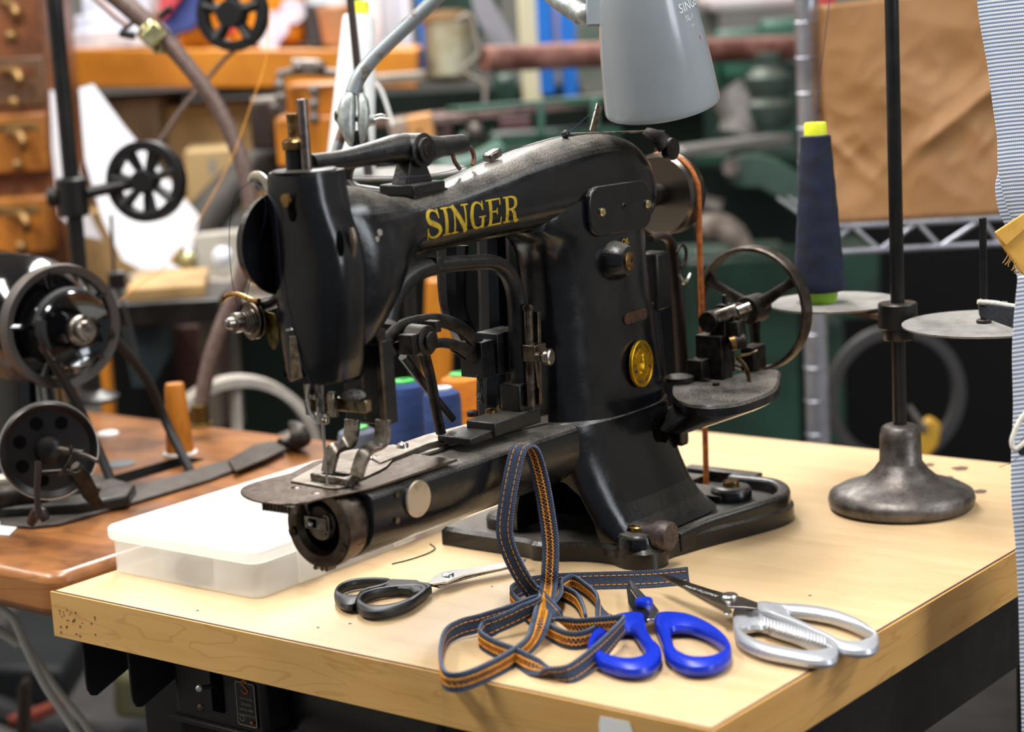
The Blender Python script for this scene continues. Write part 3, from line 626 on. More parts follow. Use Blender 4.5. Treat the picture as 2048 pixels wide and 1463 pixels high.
# arched frame (work clamp drive) in front of pillar
YF=.283
fr=[(762,640),(772,606),(800,566),(840,540),(890,529),(940,525),(985,525),(1015,545),(1031,590),(1036,660),(1040,740),(1043,810)]
fw_=[.0105,.0095,.0075,.0062,.0056,.0054,.0056,.0060,.0062,.0062,.0062,.0066]
g=G().tube([on(x,y,Y=YF) for x,y in fr],fw_,16,5,flat=1.15,up=(0,1,0)); af=part('arched_frame',g,enamel_d,sm,ang=50)
g=G().box(on(868,527,Y=YF-.001),(.008,.012,.010)); part('frame_rib',g,enamel_d,af,.001)
part('frame_socket',G().lathe([(.0085,-.001),(.0085,.0015),(.0065,.0018)],on(742,640,Y=.272)+V((0,0,.0)),(-.6,-.7,.4),24),dark_hole,af)
p=on(1005,832,Y=YF); q=on(930,838,Y=YF)
g=G().box((p.x+.004,YF+.002,.8705),(.055,.026,.011)).box((p.x-.034,YF+.006,.867),(.03,.03,.006)).box((p.x+.020,YF+.002,.885),(.016,.018,.022))
part('frame_foot',g,enamel_d,af,.0015)
for x,y in ((1005,815),(982,822),(945,826)): part('screw_head',G().lathe([(.0042,-.002),(.0042,.0012),(.003,.002),(0,.002)],on(x,y,Z=.8765),ZZ,16),brass if x>950 else iron,af)
# guide post with clamp knob
a_,b_=on(1056,608,Y=.272),on(1062,812,Y=.272)
gp=part('guide_post',G().cyl(a_,b_,.0034,.0034,18).lathe([(.0045,0),(.0045,.003)],a_-V((0,0,.004)),ZZ,18),mat('grey brown steel post','76695e',.3,1,c2='3e342c',s=120),sm)
a2,b2_=on(1072,622,Y=.274),on(1076,808,Y=.274); part('guide_rail',G().bar(a2,b2_,.006,.004,up=(1,0,0)),steel_d,gp,.0005)
c=on(1064,705,Y=.270); part('clamp_block',G().box(c+V((.003,0,0)),(.014,.011,.012)).bar(c+V((0,0,.007)),c+V((.004,0,-.026)),.004,.003),steel_d,gp,.0006)
part('clamp_knob',G().lathe([(.0038,0),(.0038,.004),(.0025,.0045),(.0025,.007),(.0058,.0075),(.0062,.0085),(.0062,.0115),(.0052,.0125),(0,.0125)],on(1072,713,Y=.266),(.25,-1,0),28),steel,gp)
# needle zone block and foot
nb=on(762,700,Y=.2635)
bx=nb.x
g=G().box((bx+.0-.0-.006+.012,.281,.9275),(.012,.036,.056)); fb=part('clamp_block',g,enamel_d,sm,.001)
g=G().box((bx+.002,.270,.958),(.009,.012,.010)); part('block_lug',g,iron,fb,.0008)
g=G().box((bx+.0,.2815,.9285),(.0002,.002,.052)).bar(V((bx-.0005,.2645,.957)),V((bx-.0005,.2645,.900)),.0035,.0028,up=(1,0,0)); part('edge_strip',g,steel_d,fb,.0004)
c=on(712,808,Y=.276); g=G().bar(on(672,806,Y=.287),on(738,812,Y=.262),.007,.0085); part('stop_bar',g,mat('tarnished steel bar','8f8268',.35,1,c2='3b3026',s=130),sm,.001)
g=G().sphere(on(705,790,Y=.272),.007,14,sc=(1.1,1.4,.55)); part('lint_clump',g,mat('grey lint','6f6a66',.95,0,c2='2e2b2a',s=500,bump=.8,bs=900),sm)
for L in ([(705,838,.282),(702,872,.282),(693,886,.285),(670,898,.290),(662,915,.293),(656,945,.294)],[(766,838,.2635),(765,874,.2635),(755,888,.266),(733,902,.270),(722,922,.2725),(713,953,.2735)]):
    pts=[on(x,y,Y=Y) for x,y,Y in L]
    g=G().tube(pts,[.0058,.0058,.0058,.0056,.0054,.0052],8,5,up=(0,1,0),sec=[(-.28,-1),(.28,-1),(.28,1),(-.28,1)]); part('foot_arm',g,steel,sm,.0004,ang=50)
c=on(671,951,Z=.867); hy=.0115
g=G().box((c.x+.000,c.y,.8665),(.014,.033,.0042)); fo=part('presser_foot',g,steel,sm,.0007)
part('foot_slot',G().box((c.x-.0015,c.y-.002,.8688),(.0065,.020,.0006)),dark_hole,fo)
# needle bar, needle, clamp
nx=on(645,840,Y=YC)
g=G().cyl((nx.x,YC,.938),(nx.x,YC,.912),.0036,.0036,18); nbp=part('needle_bar',g,steel,sm,.0004)
g=G().cyl((nx.x,YC,.912),(nx.x,YC,.905),.0048,.004,18).tube([V((nx.x-.004,YC+.003,.936)),V((nx.x-.006,YC+.0055,.928)),V((nx.x-.006,YC+.0055,.914)),V((nx.x-.003,YC+.002,.906))],.0012,8,4); part('needle_clamp',g,chrome,nbp)
g=G().box((nx.x-.001,YC+.009,.915),(.005,.005,.010)).box((nx.x-.001,YC+.009,.93),(.005,.006,.02)).sphere((nx.x-.006,YC+.0015,.924),.0022,12).sphere((nx.x-.004,YC-.0055,.908),.0026,12).box((nx.x+.002,YC-.008,.918),(.005,.006,.016)); part('clamp_screw',g,mat('oily steel','a49a88',.22,1,c2='5c5040',s=160),nbp,.0008)
g=G().lathe([(.0011,.905),(.00105,.884),(.0008,.880),(.0007,.8655),(.0002,.8635)],V((nx.x,YC,0)),ZZ,12); part('needle',g,chrome,nbp)
# left lower casting and tension unit
g=G(); X=-.008
g.loft([[on(x,y,X=X) + V((dx,0,0)) for x,y,dx in ((545,590,0),(590,590,0),(590,590,.02),(545,590,.02))],[on(x,y,X=X)+V((dx,0,0)) for x,y,dx in ((560,660,0),(595,660,0),(595,660,.02),(560,660,.02))],[on(x,y,X=X)+V((dx,0,0)) for x,y,dx in ((572,700,0),(605,700,0),(605,700,.02),(572,700,.02))],[on(x,y,X=X)+V((dx,0,0)) for x,y,dx in ((575,765,0),(620,765,0),(620,765,.02),(575,765,.02))]])
lc=part('thread_bracket',g,enamel_d,sm,.003,ang=40)
g=G().tube([on(570,590,X=-.006),on(548,603,X=-.006),on(525,612,X=-.008),on(508,640,X=-.010)],[.0055,.0042,.0045,.0055],12,4); part('tension_arm',g,enamel_d,lc)
g=G().loft([[on(x,y,X=-.0195) for x,y in ((579,672),(592,672),(606,755),(582,762))],[on(x,y,X=-.0175) for x,y in ((579,672),(592,672),(606,755),(582,762))]]); part('spring_plate',g,mat('tarnished plate','8c8070',.32,1,c2='5b4c3a',s=200),lc,.0004)
part('thread_eyelet',G().ringlathe([(.0015,0),(.0028,0),(.0028,.0012),(.0015,.0012)],on(581,660,X=-.020),(0,.2,1),18),chrome,lc)
g=G()
for y in (725,748): g.lathe([(.0018,0),(.0018,.001)],on(573,y,X=-.0085),-XX,12)
part('casting_hole',g,dark_hole,lc)
tc=on(512,640,X=-.012); ta=V((-.975,.22,.04)).normalized()
tn=part('tension_disc',G().lathe([(.004,0),(.0118,0),(.0122,.0006),(.0118,.0012),(.006,.0022),(.006,.0026),(.0118,.0034),(.0124,.004),(.0118,.0046),(.004,.0052)],tc,ta,40),steel_d,sm,ang=25)
g=G()
for k in range(60):
    pass
sp=[]; r1,u1=frame(ta)
for i in range(70):
    a=i*.45; rr=.0088-.0045*i/70; sp.append(tc+ta*(.0052+.0075*i/70)+r1*math.cos(a)*rr+u1*math.sin(a)*rr)
part('tension_spring',G().tube(sp,.00055,6),steel,tn)
part('tension_nut',G().lathe([(.0052,.012),(.0066,.0125),(.0066,.017),(.0052,.0175),(.0040,.0178),(.0036,.0215),(.0022,.0235),(0,.0237)],tc,ta,28),steel,tn,ang=25)
part('tension_plate',G().prism([(-.004,.010),(.006,.009),(.0095,.002),(.0085,-.008),(.003,-.015),(-.001,-.012),(-.002,-.004)],lambda u,v:on(540,652,X=-.011)+V((0,-u,v)),(-.0015,0,0)),mat('olive brass plate','6f6237',.35,1,c2='3d3620',s=150),tn,.0004)
g=G().tube([on(x,y,X=-.014) for x,y in ((444,602),(452,593),(468,588),(485,592),(503,601),(518,602))],[.0016,.0019,.0018,.0018,.002,.002],10,4); part('thread_guide_hook',g,mat('worn brass hook','b08a50',.35,1,c2='6b5030',s=200),tn)
g=G().tube([on(x,y,X=-.006) for x,y in ((548,405),(541,385),(530,362),(517,352),(505,353),(500,362),(507,371))],[.0028,.003,.0034,.0036,.003,.0022,.0014],12,4,flat=.5,up=(1,0,0)); part('take_up_lever',g,mat('cream nickel lever','c8bfae',.3,.9),sm)
# curved linkage behind frame
YL=.302
g=G().tube([on(x,y,Y=YL) for x,y in ((772,682),(800,655),(840,643),(880,641),(920,655),(955,688),(975,720))],[.0058,.0052,.005,.005,.0052,.006,.008],12,4,flat=.55,up=(0,1,0))
g.tube([on(x,y,Y=YL) for x,y in ((785,700),(800,692),(850,690),(885,685),(915,692),(950,712))],[.0045,.004,.0036,.0036,.004,.006],12,4,flat=.55,up=(0,1,0)); lk=part('curved_link',g,iron,sm)
c=on(845,680,Y=.288); part('link_boss',G().lathe([(.0078,-.006),(.0105,-.005),(.0110,.010)],c,YY,30).lathe([(.0062,-.009),(.0062,0)],c,YY,22).box(on(866,652,Y=.290),(.006,.010,.008)).box(on(818,688,Y=.290),(.008,.012,.014)),iron,lk,.0006)
part('link_rod',G().tube([on(846,700,Y=.294),on(862,760,Y=.294),on(872,820,Y=.294),on(882,866,Y=.294)],[.0048,.0042,.0042,.0042],12,4,flat=.7),iron,lk)
part('link_rod',G().tube([on(806,712,Y=.305),on(850,770,Y=.305),on(905,838,Y=.305)],[.0035,.0032,.003],10,4),black_metal,lk)
g=G().box(on(968,712,Y=.305),(.030,.020,.026)).box(on(1000,700,Y=.302),(.03,.02,.03)).tube([on(955,750,Y=.30),on(962,775,Y=.30),on(957,800,Y=.30)],.0016,8,4).tube([on(968,750,Y=.30),on(960,780,Y=.30),on(966,805,Y=.30)],.0012,8,4)
g.loft([[on(900,690,Y=.31),on(985,690,Y=.31),on(985,690,Y=.318),on(900,690,Y=.318)],[on(900,700,Y=.31),on(985,755,Y=.31),on(985,755,Y=.318),on(900,700,Y=.318)]])
part('link_housing',g,enamel_d,sm,.003)
g=G().tube([on(x,y,Y=.335) for x,y in ((905,490),(905,600),(925,660),(960,700))],[.012,.010,.009,.010],10,4).tube([on(x,y,Y=.335) for x,y in ((985,470),(990,640),(985,760),(985,830))],[.012,.012,.012,.012],10,4); part('rear_casting',g,enamel,sm)
# hanging thread
th=mat('navy thread','0e1535',.8)
g=G(); 
for L in ([(505,362,-.008),(475,385,-.012),(460,440,-.012),(460,520,-.012),(468,580,-.014),(482,632,-.016)],[(505,362,-.008),(525,385,-.02),(532,420,-.02),(520,480,-.02),(500,560,-.016),(492,600,-.016)],[(505,360,-.008),(545,400,-.0215),(556,480,-.0215),(562,560,-.021),(580,660,-.021)],[(581,664,-.021),(596,700,-.020),(612,748,-.019),(640,800,-.012),(645,830,-.006)],[(645,835,-.004),(650,890,-.001),(657,945,.001)]):
    g.tube([on(x,y,X=X) for x,y,X in L],.00028,5,6)
g.tube([on(1131,270,Y=.28),on(1060,290,Y=.292),on(985,310,Y=.292),on(930,333,Y=.290),on(840,352,Y=.262),on(700,352,Y=.27)],.00025,5,3).tube([on(1131,270,Y=.28),on(1199,212,Y=.295)],.00025,5)
solo('sewing_thread',g,th,'navy blue thread running from the black sewing machine take-up lever to its needle','thread')
# ------------------------------------------------------------------ scissors
def flat(L,z): return [tuple(on(x,y,Z=z).xy) for x,y in L]
def c5(L): return [(1150+x/3.151,1100+y/3.151) for x,y in L]
def c4(L): return [(620+x/2.709,860+y/2.709) for x,y in L]
def smo(L,k=5):
    P,_=spline([V((a,b,0)) for a,b in L],k,True); return [(p.x,p.y) for p in P]
def rounded_ring(outer,hole,z0,z1,mi=0,n=64,grow=.2):
    # closed handle loop: outer and hole outlines resampled by angle and joined by a rounded section
    def res(P,c):
        P=[V((a,b,0)) for a,b in P]; out=[]
        L=[0]
        for a,b in zip(P,P[1:]+P[:1]): L.append(L[-1]+(b-a).length)
        st=max(range(len(P)),key=lambda i:(P[i]-c).normalized().x)
        for k in range(n):
            d=L[st]+L[-1]*k/n; d%=L[-1]
            for i in range(len(P)):
                if L[i]<=d<=L[i+1]: t=(d-L[i])/max(1e-9,L[i+1]-L[i]); out.append(P[i].lerp(P[(i+1)%len(P)],t)); break
        return out
    def area2(P): return sum(P[i][0]*P[(i+1)%len(P)][1]-P[(i+1)%len(P)][0]*P[i][1] for i in range(len(P)))
    if area2(outer)<0: outer=outer[::-1]
    if area2(hole)<0: hole=hole[::-1]
    c=V((sum(p[0] for p in hole)/len(hole),sum(p[1] for p in hole)/len(hole),0))
    O=res(outer,c); I=[]
    H=[V((a,b,0)) for a,b in hole]
    # for each outer point take the hole point along an angularly matching ray
    Hn=len(H)
    for p in O:
        a=math.atan2(p.y-c.y,p.x-c.x); best=min(range(Hn),key=lambda i:abs(math.remainder(math.atan2(H[i].y-c.y,H[i].x-c.x)-a,2*math.pi))); I.append(H[best])
    g=G(); m=12; zc,hz=(z0+z1)/2,(z1-z0)/2; rings=[]
    for o_,i_ in zip(O,I):
        i_=i_.lerp(o_,grow); o_=o_.lerp(i_,.06)
        mid=(o_+i_)/2; r=(o_-i_)/2; ring=[]
        for k in range(m):
            t=2*math.pi*k/m; cs,sn=math.cos(t),math.sin(t)
            cs=math.copysign(abs(cs)**.8,cs); sn=math.copysign(abs(sn)**.8,sn)
            ring.append(V((mid.x+r.x*cs,mid.y+r.y*cs,zc+hz*sn)))
        rings.append(ring)
    return g.loft(rings,False,True,mi)
# black
z=.757
t=thing('scissors','black-handled fabric scissors with long steel blades lying by the clear plastic box','scissors',on(860,1175,Z=ZT))
o1=smo(flat(c4([(128,885),(150,845),(210,815),(300,803),(400,804),(440,812),(452,830),(400,852),(330,868),(290,888),(262,910),(238,948),(180,950),(140,925)]),z)); h1=smo(flat(c4([(160,872),(200,840),(290,822),(380,820),(412,826),(370,842),(300,858),(258,876),(200,885)]),z))
ha=part('handle',rounded_ring(o1,h1,.7508,.7590),black_plastic,t)
o2=smo(flat(c4([(244,935),(262,895),(330,868),(440,850),(550,836),(600,830),(640,838),(652,860),(600,905),(540,945),(440,978),(340,990),(270,975)]),z)); h2=smo(flat(c4([(290,925),(310,895),(380,872),(480,860),(560,866),(570,885),(520,915),(430,935),(330,940)]),z))
hb=part('handle',rounded_ring(o2,h2,.7508,.7590),black_plastic,t)
g=G().prism(flat(c4([(400,852),(440,812),(520,815),(583,818),(600,828),(655,834),(660,856),(620,880),(560,880),(540,862),(470,856)]),z),lambda u,v:V((u,v,.7525)),(0,0,.006)); part('handle_shank',g,black_plastic,hb,.0015)
g=G().prism(flat([(855,1168),(866,1158),(880,1148),(905,1142),(930,1141),(1052,1120),(1050,1125),(1000,1138),(930,1152),(895,1166),(865,1170)],z),lambda u,v:V((u,v,.7568)),(0,0,.0016)); part('blade',g,chrome,t,.0004)
g=G().prism(flat([(858,1172),(880,1160),(920,1150),(1035,1128),(1020,1137),(960,1151),(905,1166),(880,1176)],.7545),lambda u,v:V((u,v,.7545)),(0,0,.0016)); part('blade',g,steel,t,.0004)
part('pivot_screw',G().lathe([(.0045,0),(.0045,.001),(.0036,.0018),(0,.002)],on(896,1150,Z=.7585),ZZ,20).box(on(896,1150,Z=.7605),(.006,.0008,.0004),Rz(.5)),chrome,t)
# blue
z=.757
t=thing('scissors','royal blue handled short-bladed thread scissors near the denim tape','scissors',on(1320,1260,Z=ZT))
o1=smo(flat(c5([(490,450),(498,410),(540,390),(620,392),(720,410),(850,470),(950,550),(990,630),(960,705),(860,752),(720,757),(620,715),(560,655),(548,600),(520,520)]),z)); h1=smo(flat(c5([(632,530),(690,522),(760,530),(850,562),(925,615),(925,650),(850,668),(740,665),(670,640),(640,600)]),z))
part('handle',rounded_ring(o1,h1,.7508,.7610,n=72),blue_plastic,t)
o2=smo(flat(c5([(450,440),(440,405),(390,390),(300,398),(210,430),(120,510),(76,600),(90,660),(160,720),(280,765),(400,775),(500,745),(550,680),(545,620),(500,580),(462,510)]),z)); h2=smo(flat(c5([(360,545),(300,530),(220,545),(150,590),(150,625),(220,662),(310,672),(395,662),(418,640),(395,590)]),z))
part('handle',rounded_ring(o2,h2,.7508,.7610,n=72),blue_plastic,t)
g=G().prism(flat(c5([(336,182),(370,215),(440,290),(490,335),(530,388),(500,440),(455,445),(470,400),(410,330),(350,240)]),.760),lambda u,v:V((u,v,.7595)),(0,0,.0016)); part('blade',g,chrome,t,.0004)
g=G().prism(flat(c5([(336,182),(350,240),(410,330),(480,395),(455,440),(400,400),(370,385),(335,320),(326,240)]),.760),lambda u,v:V((u,v,.7575)),(0,0,.0018)); part('blade',g,mat('dark blade steel','55565a',.3,1),t,.0004)
part('pivot_cap',G().lathe([(.0062,0),(.0064,.0015),(.0055,.0035),(0,.0040)],on(1288,1207,Z=.761),ZZ,26),blue_plastic,t)
g=G(); text_g('T-A',lambda u,v:on(1293,1222,Z=.7615)+V((u*.6-v*.3,-u*.75+v*.8,.0001)),.0035,g=g); part('stamped_mark',g,black_plastic,t)
# silver
t=thing('scissors','all-silver metal tailoring scissors with ribbed handle at the table edge','scissors',on(1600,1250,Z=ZT))
z=.759
on1=smo(flat(c5([(982,350),(1040,338),(1120,352),(1200,402),(1330,440),(1480,485),(1600,530),(1655,580),(1662,650),(1620,690),(1500,690),(1350,665),(1200,635),(1090,595),(1015,540),(990,450)]),z)); h1=smo(flat(c5([(1052,492),(1110,482),(1180,490),(1300,532),(1450,572),(1592,602),(1480,607),(1330,588),(1200,560),(1095,525)]),z))
part('handle',rounded_ring(on1,h1,.7512,.7598,n=88),silver_paint,t)
on2=smo(flat(c5([(1132,305),(1250,322),(1400,325),(1600,352),(1800,425),(1900,500),(1920,560),(1895,612),(1800,630),(1665,612),(1600,560),(1450,490),(1300,425),(1180,385),(1132,360)]),z)); h2=smo(flat(c5([(1400,392),(1480,396),(1620,428),(1780,480),(1868,520),(1820,538),(1700,540),(1600,508),(1480,450)]),z))
part('handle',rounded_ring(on2,h2,.7512,.7598,n=88),silver_paint,t)
g=G()
for k in range(19):
    x=1196+k*21; y=452+k*6.6; g.tube([on(1150+(x-3)/3.151,1100+(y-22)/3.151,Z=.7632),on(1150+x/3.151,1100+(y+20)/3.151,Z=.7605),on(1150+x/3.151,1100+(y+46)/3.151,Z=.756)],.0008,6,3)
part('grip_ribs',g,silver_paint,t)
g=G().prism(flat(c5([(522,142),(590,152),(700,190),(850,238),(960,268),(1060,290),(1150,322),(1150,362),(1060,352),(960,350),(860,310),(740,250),(620,196)]),.7660),lambda u,v:V((u,v,.7640)),(0,0,.0016)); part('blade',g,mat('satin dark blade','6b665f',.32,1,c2='8f8a83',s=40),t,.0004)
g=G().prism(flat(c5([(640,205),(740,252),(860,312),(960,352),(990,375),(985,400),(945,402),(930,380),(840,330),(720,262)]),.7620),lambda u,v:V((u,v,.7605)),(0,0,.0016)); part('blade',g,chrome,t,.0004)
part('pivot_screw',G().lathe([(.0058,0),(.0060,.0012),(.0050,.0024),(0,.0028)],on(1459,1194,Z=.7655),ZZ,30),chrome,t)
for x,y in ((1487,1212),(1499,1223)): part('rivet',G().lathe([(.0026,0),(.0026,.0008),(0,.0012)],on(x,y,Z=.7625),ZZ,18),mat('dark rivet','6e6a64',.3,1),t)
g=G(); q=on(1401,1181,Z=.7658); a_=(on(1432,1191,Z=.7658)-q).normalized(); b_=ZZ.cross(a_); text_g('MADE IN JAPAN',lambda u,v:q+a_*u+b_*v,.0048,g=g); part('etched_lettering',g,mat('etched pale lettering','c9c6c0',.5),t)
# ------------------------------------------------------------------ denim tape
def C4(x,y): return (620+x/2.709,860+y/2.709)
D0=(HF*.7+HR*.6)
WU=(HR*.88-HF*.47).normalized()
top=on(1050,890,D=1.455)
TP=[] # (pos, W)
def tp(x,y,h,W): TP.append((on(x,y,Z=ZT+h),V(W).normalized()))
def td(x,y,d,W): TP.append((on(x,y,D=d),V(W).normalized()))
tp(1377,1150,.006,(.3,.1,.9)); tp(1300,1157,.006,(.3,.1,.9)); tp(1200,1160,.006,(.25,.1,.9)); tp(1120,1163,.006,(.35,-.1,.9)); tp(1060,1170,.006,(.3,-.1,.9)); tp(1030,1182,.0065,(0,0,1)); tp(1024,1196,.006,(0,0,1)); tp(1040,1215,.006,(0,0,1)); tp(1070,1240,.006,(0,0,1)); tp(1105,1266,.006,(0,0,1)); tp(1140,1280,.006,(0,0,1))
tp(1172,1277,.006,(0,0,1)); tp(1198,1262,.006,(0,0,1)); tp(1210,1238,.004,(.8,-.6,.1)); tp(1198,1205,.006,(.25,0,-1)); tp(1172,1178,.006,(.25,0,-1)); tp(1145,1165,.007,(.1,.1,-1)); tp(1122,1176,.008,(-.1,.1,-1)); tp(1104,1196,.011,(-.6,.8,-.2))
tp(1070,1212,.016,(.3,-.2,.8)); tp(1030,1232,.013,(.3,-.2,.8)); tp(990,1250,.010,(.2,-.2,.9)); tp(966,1262,.007,(0,0,1)); tp(962,1278,.006,(0,0,1)); tp(990,1296,.006,(0,0,1)); tp(1030,1312,.006,(.1,0,1)); tp(1062,1330,.005,(.5,.3,.7)); tp(1090,1343,.003,(.6,.7,0)); tp(1120,1349,.005,(.3,.2,-.8)); tp(1150,1342,.006,(-.3,-.2,-.8)); tp(1200,1302,.009,(-.4,-.2,-.8)); tp(1235,1264,.013,(-.3,0,-.9)); tp(1247,1248,.014,(-.1,0,-1))
tp(1228,1249,.0135,(0,0,-1)); tp(1190,1252,.011,(0,0,-1)); tp(1150,1254,.009,(0,0,-1)); tp(1120,1240,.010,(.6,-.4,-.5)); tp(1098,1217,.016,(.7,-.6,.3))
td(1072,1190,1.395,(HR*.8-FW*.3+ZZ*.35)); td(1045,1155,1.392,WU+ZZ*.3); td(1020,1105,1.392,WU+ZZ*.1); td(1009,1060,1.392,WU); td(1015,1000,1.393,WU); td(1025,945,1.394,WU); td(1035,905,1.396,WU); td(1044,892,1.400,WU); td(1056,891,1.407,WU); td(1068,910,1.412,WU); td(1082,960,1.416,WU); td(1093,1020,1.416,WU); td(1101,1085,1.412,WU); td(1100,1140,1.405,WU); td(1096,1180,1.398,WU)
tp(1084,1232,.016,(HR*.8-HF*.4-ZZ*.4)); tp(1074,1262,.011,(HR*.5-HF*.25-ZZ*.7)); tp(1056,1290,.008,(.1,0,-1)); tp(1020,1318,.0065,(0,0,-1)); tp(970,1345,.006,(0,0,-1)); tp(925,1362,.006,(0,0,-1)); tp(896,1362,.006,(0,0,-1)); tp(884,1345,.006,(0,0,-1)); tp(882,1310,.0065,(0,0,-1)); tp(892,1274,.007,(-.1,0,-1)); tp(920,1256,.008,(-.3,.1,-.9)); tp(960,1245,.009,(-.4,.2,-.8)); tp(1010,1228,.010,(-.4,.2,-.8)); tp(1060,1208,.007,(-.3,.2,-.8)); tp(1092,1192,.004,(-.7,.6,.1)); tp(1118,1184,.006,(-.2,.1,1)); tp(1150,1198,.006,(0,0,1)); tp(1165,1220,.006,(0,0,1)); tp(1172,1246,.006,(0,0,1))
P,_=spline([p for p,_w in TP],6); Wd,_=spline([w for _p,w in TP],6)
n=len(P); hw=.0062; th_=.0007
Ls=[0]
for a,b in zip(P,P[1:]): Ls.append(Ls[-1]+(b-a).length)
FR=[]; side=None
for i in range(n):
    T=(P[min(i+1,n-1)]-P[max(i-1,0)]).normalized(); w=Wd[i]-T*Wd[i].dot(T); w=w.normalized() if w.length>1e-3 else FR[-1][1]
    N_=T.cross(w).normalized(); FR.append((T,w,N_))
g=G(); rings=[]
K=6
for i in range(n):
    T,w,N_=FR[i]; ring=[]
    for k in range(K+1):
        u=-1+2*k/K; ring.append(P[i]+w*u*hw+N_*(th_+ (0.0004 if abs(u)>.6 else 0)))
    for k in range(K,-1,-1):
        u=-1+2*k/K; ring.append(P[i]+w*u*hw-N_*(th_+(0.0004 if abs(u)>.6 else 0)))
    rings.append(ring)
g.loft(rings)
den=bpy.data.materials.new('indigo denim'); den.use_nodes=True; N=den.node_tree.nodes; L=den.node_tree.links; b=N['Principled BSDF']; b.inputs['Roughness'].default_value=.85
uvn=N.new('ShaderNodeUVMap'); mpn=N.new('ShaderNodeMapping'); mpn.inputs['Rotation'].default_value=(0,0,.7); L.new(uvn.outputs[0],mpn.inputs[0])
wv=N.new('ShaderNodeTexWave'); wv.inputs['Scale'].default_value=330; wv.inputs['Distortion'].default_value=.4; L.new(mpn.outputs[0],wv.inputs[0])
nz=N.new('ShaderNodeTexNoise'); nz.inputs['Scale'].default_value=900; L.new(uvn.outputs[0],nz.inputs[0])
ad=N.new('ShaderNodeMath'); ad.operation='MULTIPLY'; L.new(wv.outputs[1],ad.inputs[0]); L.new(nz.outputs[0],ad.inputs[1])
rp=N.new('ShaderNodeValToRGB'); rp.color_ramp.elements[0].position=.12; rp.color_ramp.elements[0].color=lin('10151f'); rp.color_ramp.elements[1].position=.62; rp.color_ramp.elements[1].color=lin('4b5c7c'); L.new(ad.outputs[0],rp.inputs[0]); L.new(rp.outputs[0],b.inputs['Base Color'])
bn=N.new('ShaderNodeBump'); bn.inputs['Strength'].default_value=.5; bn.inputs['Distance'].default_value=.0003; L.new(ad.outputs[0],bn.inputs['Height']); L.new(bn.outputs[0],b.inputs['Normal'])
tape=solo('denim_tape',g,den,'coiled indigo denim binding tape with orange stitching, looped upright before the black machine','fabric tape',loc=on(1100,1230,Z=ZT),ang=80)
me=tape.data; uvl=me.uv_layers.new(name='UVMap'); rn=2*(K+1)
for p in me.polygons:
    for li in p.loop_indices:
        vi=me.loops[li].vertex_index; i,k=divmod(vi,rn); kk=k if k<=K else rn-1-k
        uvl.data[li].uv=(Ls[min(i,n-1)],(-1+2*kk/K)*hw)
def at_len(s_):
    lo,hi=0,n-1
    while hi-lo>1:
        m_=(lo+hi)//2
        if Ls[m_]<=s_: lo=m_
        else: hi=m_
    t=(s_-Ls[lo])/max(1e-9,Ls[hi]-Ls[lo]); T,w,N_=FR[lo]; T2,w2,N2=FR[hi]
    return P[lo].lerp(P[hi],t),w.lerp(w2,t).normalized(),N_.lerp(N2,t).normalized()
orange=mat('orange stitching thread','f0a63a',.7,0,c2='d68a22',s=500)
white_thr=mat('white weft fibre','b9c3d4',.9)
SG=-1
g1=G(); g2=G(); g3=G(); tot=Ls[-1]; s_=0.002
while s_<tot-.004:                       # topstitch dashes on the outer side
    for u in (-.52,.52):
        p,w,N_=at_len(s_); p2,w2,N2=at_len(s_+.0030); e=-(th_+.0003)
        g1.tube([p+w*u*hw+N_*e,p2+w2*u*hw+N2*e],.00026,5)
    s_+=.0042
s_=0.002; q0=None; zz=0
def lacing(u0,f,stp,r):
    global g2
    s_=.002; pts=[]; i=0
    while s_<tot-.002:
        p,w,N_=at_len(s_); pts.append(p+w*(u0+f(i))*hw+N_*(th_+.0004)); i+=1; s_+=stp
    g2.tube(pts,r,5)
lacing(.36,lambda i:.09*(-1)**i,.0012,.00044); lacing(-.36,lambda i:.09*(-1)**i,.0012,.00044)
lacing(.0,lambda i:(.32,-.32)[i%2],.0015,.00036)
s_=.002
while s_<tot-.004:                       # twill ticks on the folded edges
    for u in (-1,1):
        p,w,N_=at_len(s_); p2,w2,N2=at_len(s_+.0008)
        g3.tube([p+w*u*(hw*.86)+N_*(th_+.0005),p2+w2*u*(hw+.0002),p2+w2*u*(hw*.86)-N2*(th_+.0005)],.00016,4)
    s_+=.0019
part('topstitching',g1,orange,tape); part('chain_stitching',g2,orange,tape); part('edge_fibres',g3,white_thr,tape)
# ------------------------------------------------------------------ clear plastic organizer box
def clear(name,col,al,rough=.3):
    m=bpy.data.materials.new(name); m.use_nodes=True; N=m.node_tree.nodes; L=m.node_tree.links; b=N['Principled BSDF']; b.inputs['Base Color'].default_value=lin(col); b.inputs['Roughness'].default_value=rough
    t=N.new('ShaderNodeBsdfTransparent'); tr=N.new('ShaderNodeBsdfTranslucent'); tr.inputs[0].default_value=lin(col)
    a=N.new('ShaderNodeMixShader'); a.inputs[0].default_value=.5; L.new(b.outputs[0],a.inputs[1]); L.new(tr.outputs[0],a.inputs[2])
    x=N.new('ShaderNodeMixShader'); x.inputs[0].default_value=al; L.new(t.outputs[0],x.inputs[1]); L.new(a.outputs[0],x.inputs[2]); L.new(x.outputs[0],N['Material Output'].inputs[0]); return m
cl=clear('frosted clear plastic','fffffc',.36); cl2=clear('frosted lid plastic','fdfdfb',.66)
bx0,bx1,by0,by1=.058,.30,.424,.583; zl=.7855
t=thing('storage_box','shallow translucent plastic compartment box with white lid beside the black-handled scissors','box',((bx0+bx1)/2,(by0+by1)/2,ZT))
g=G(); w=.0012
o_=rrect(bx0,by0,bx1,by1,.010); i_=rrect(bx0+w,by0+w,bx1-w,by1-w,.009)
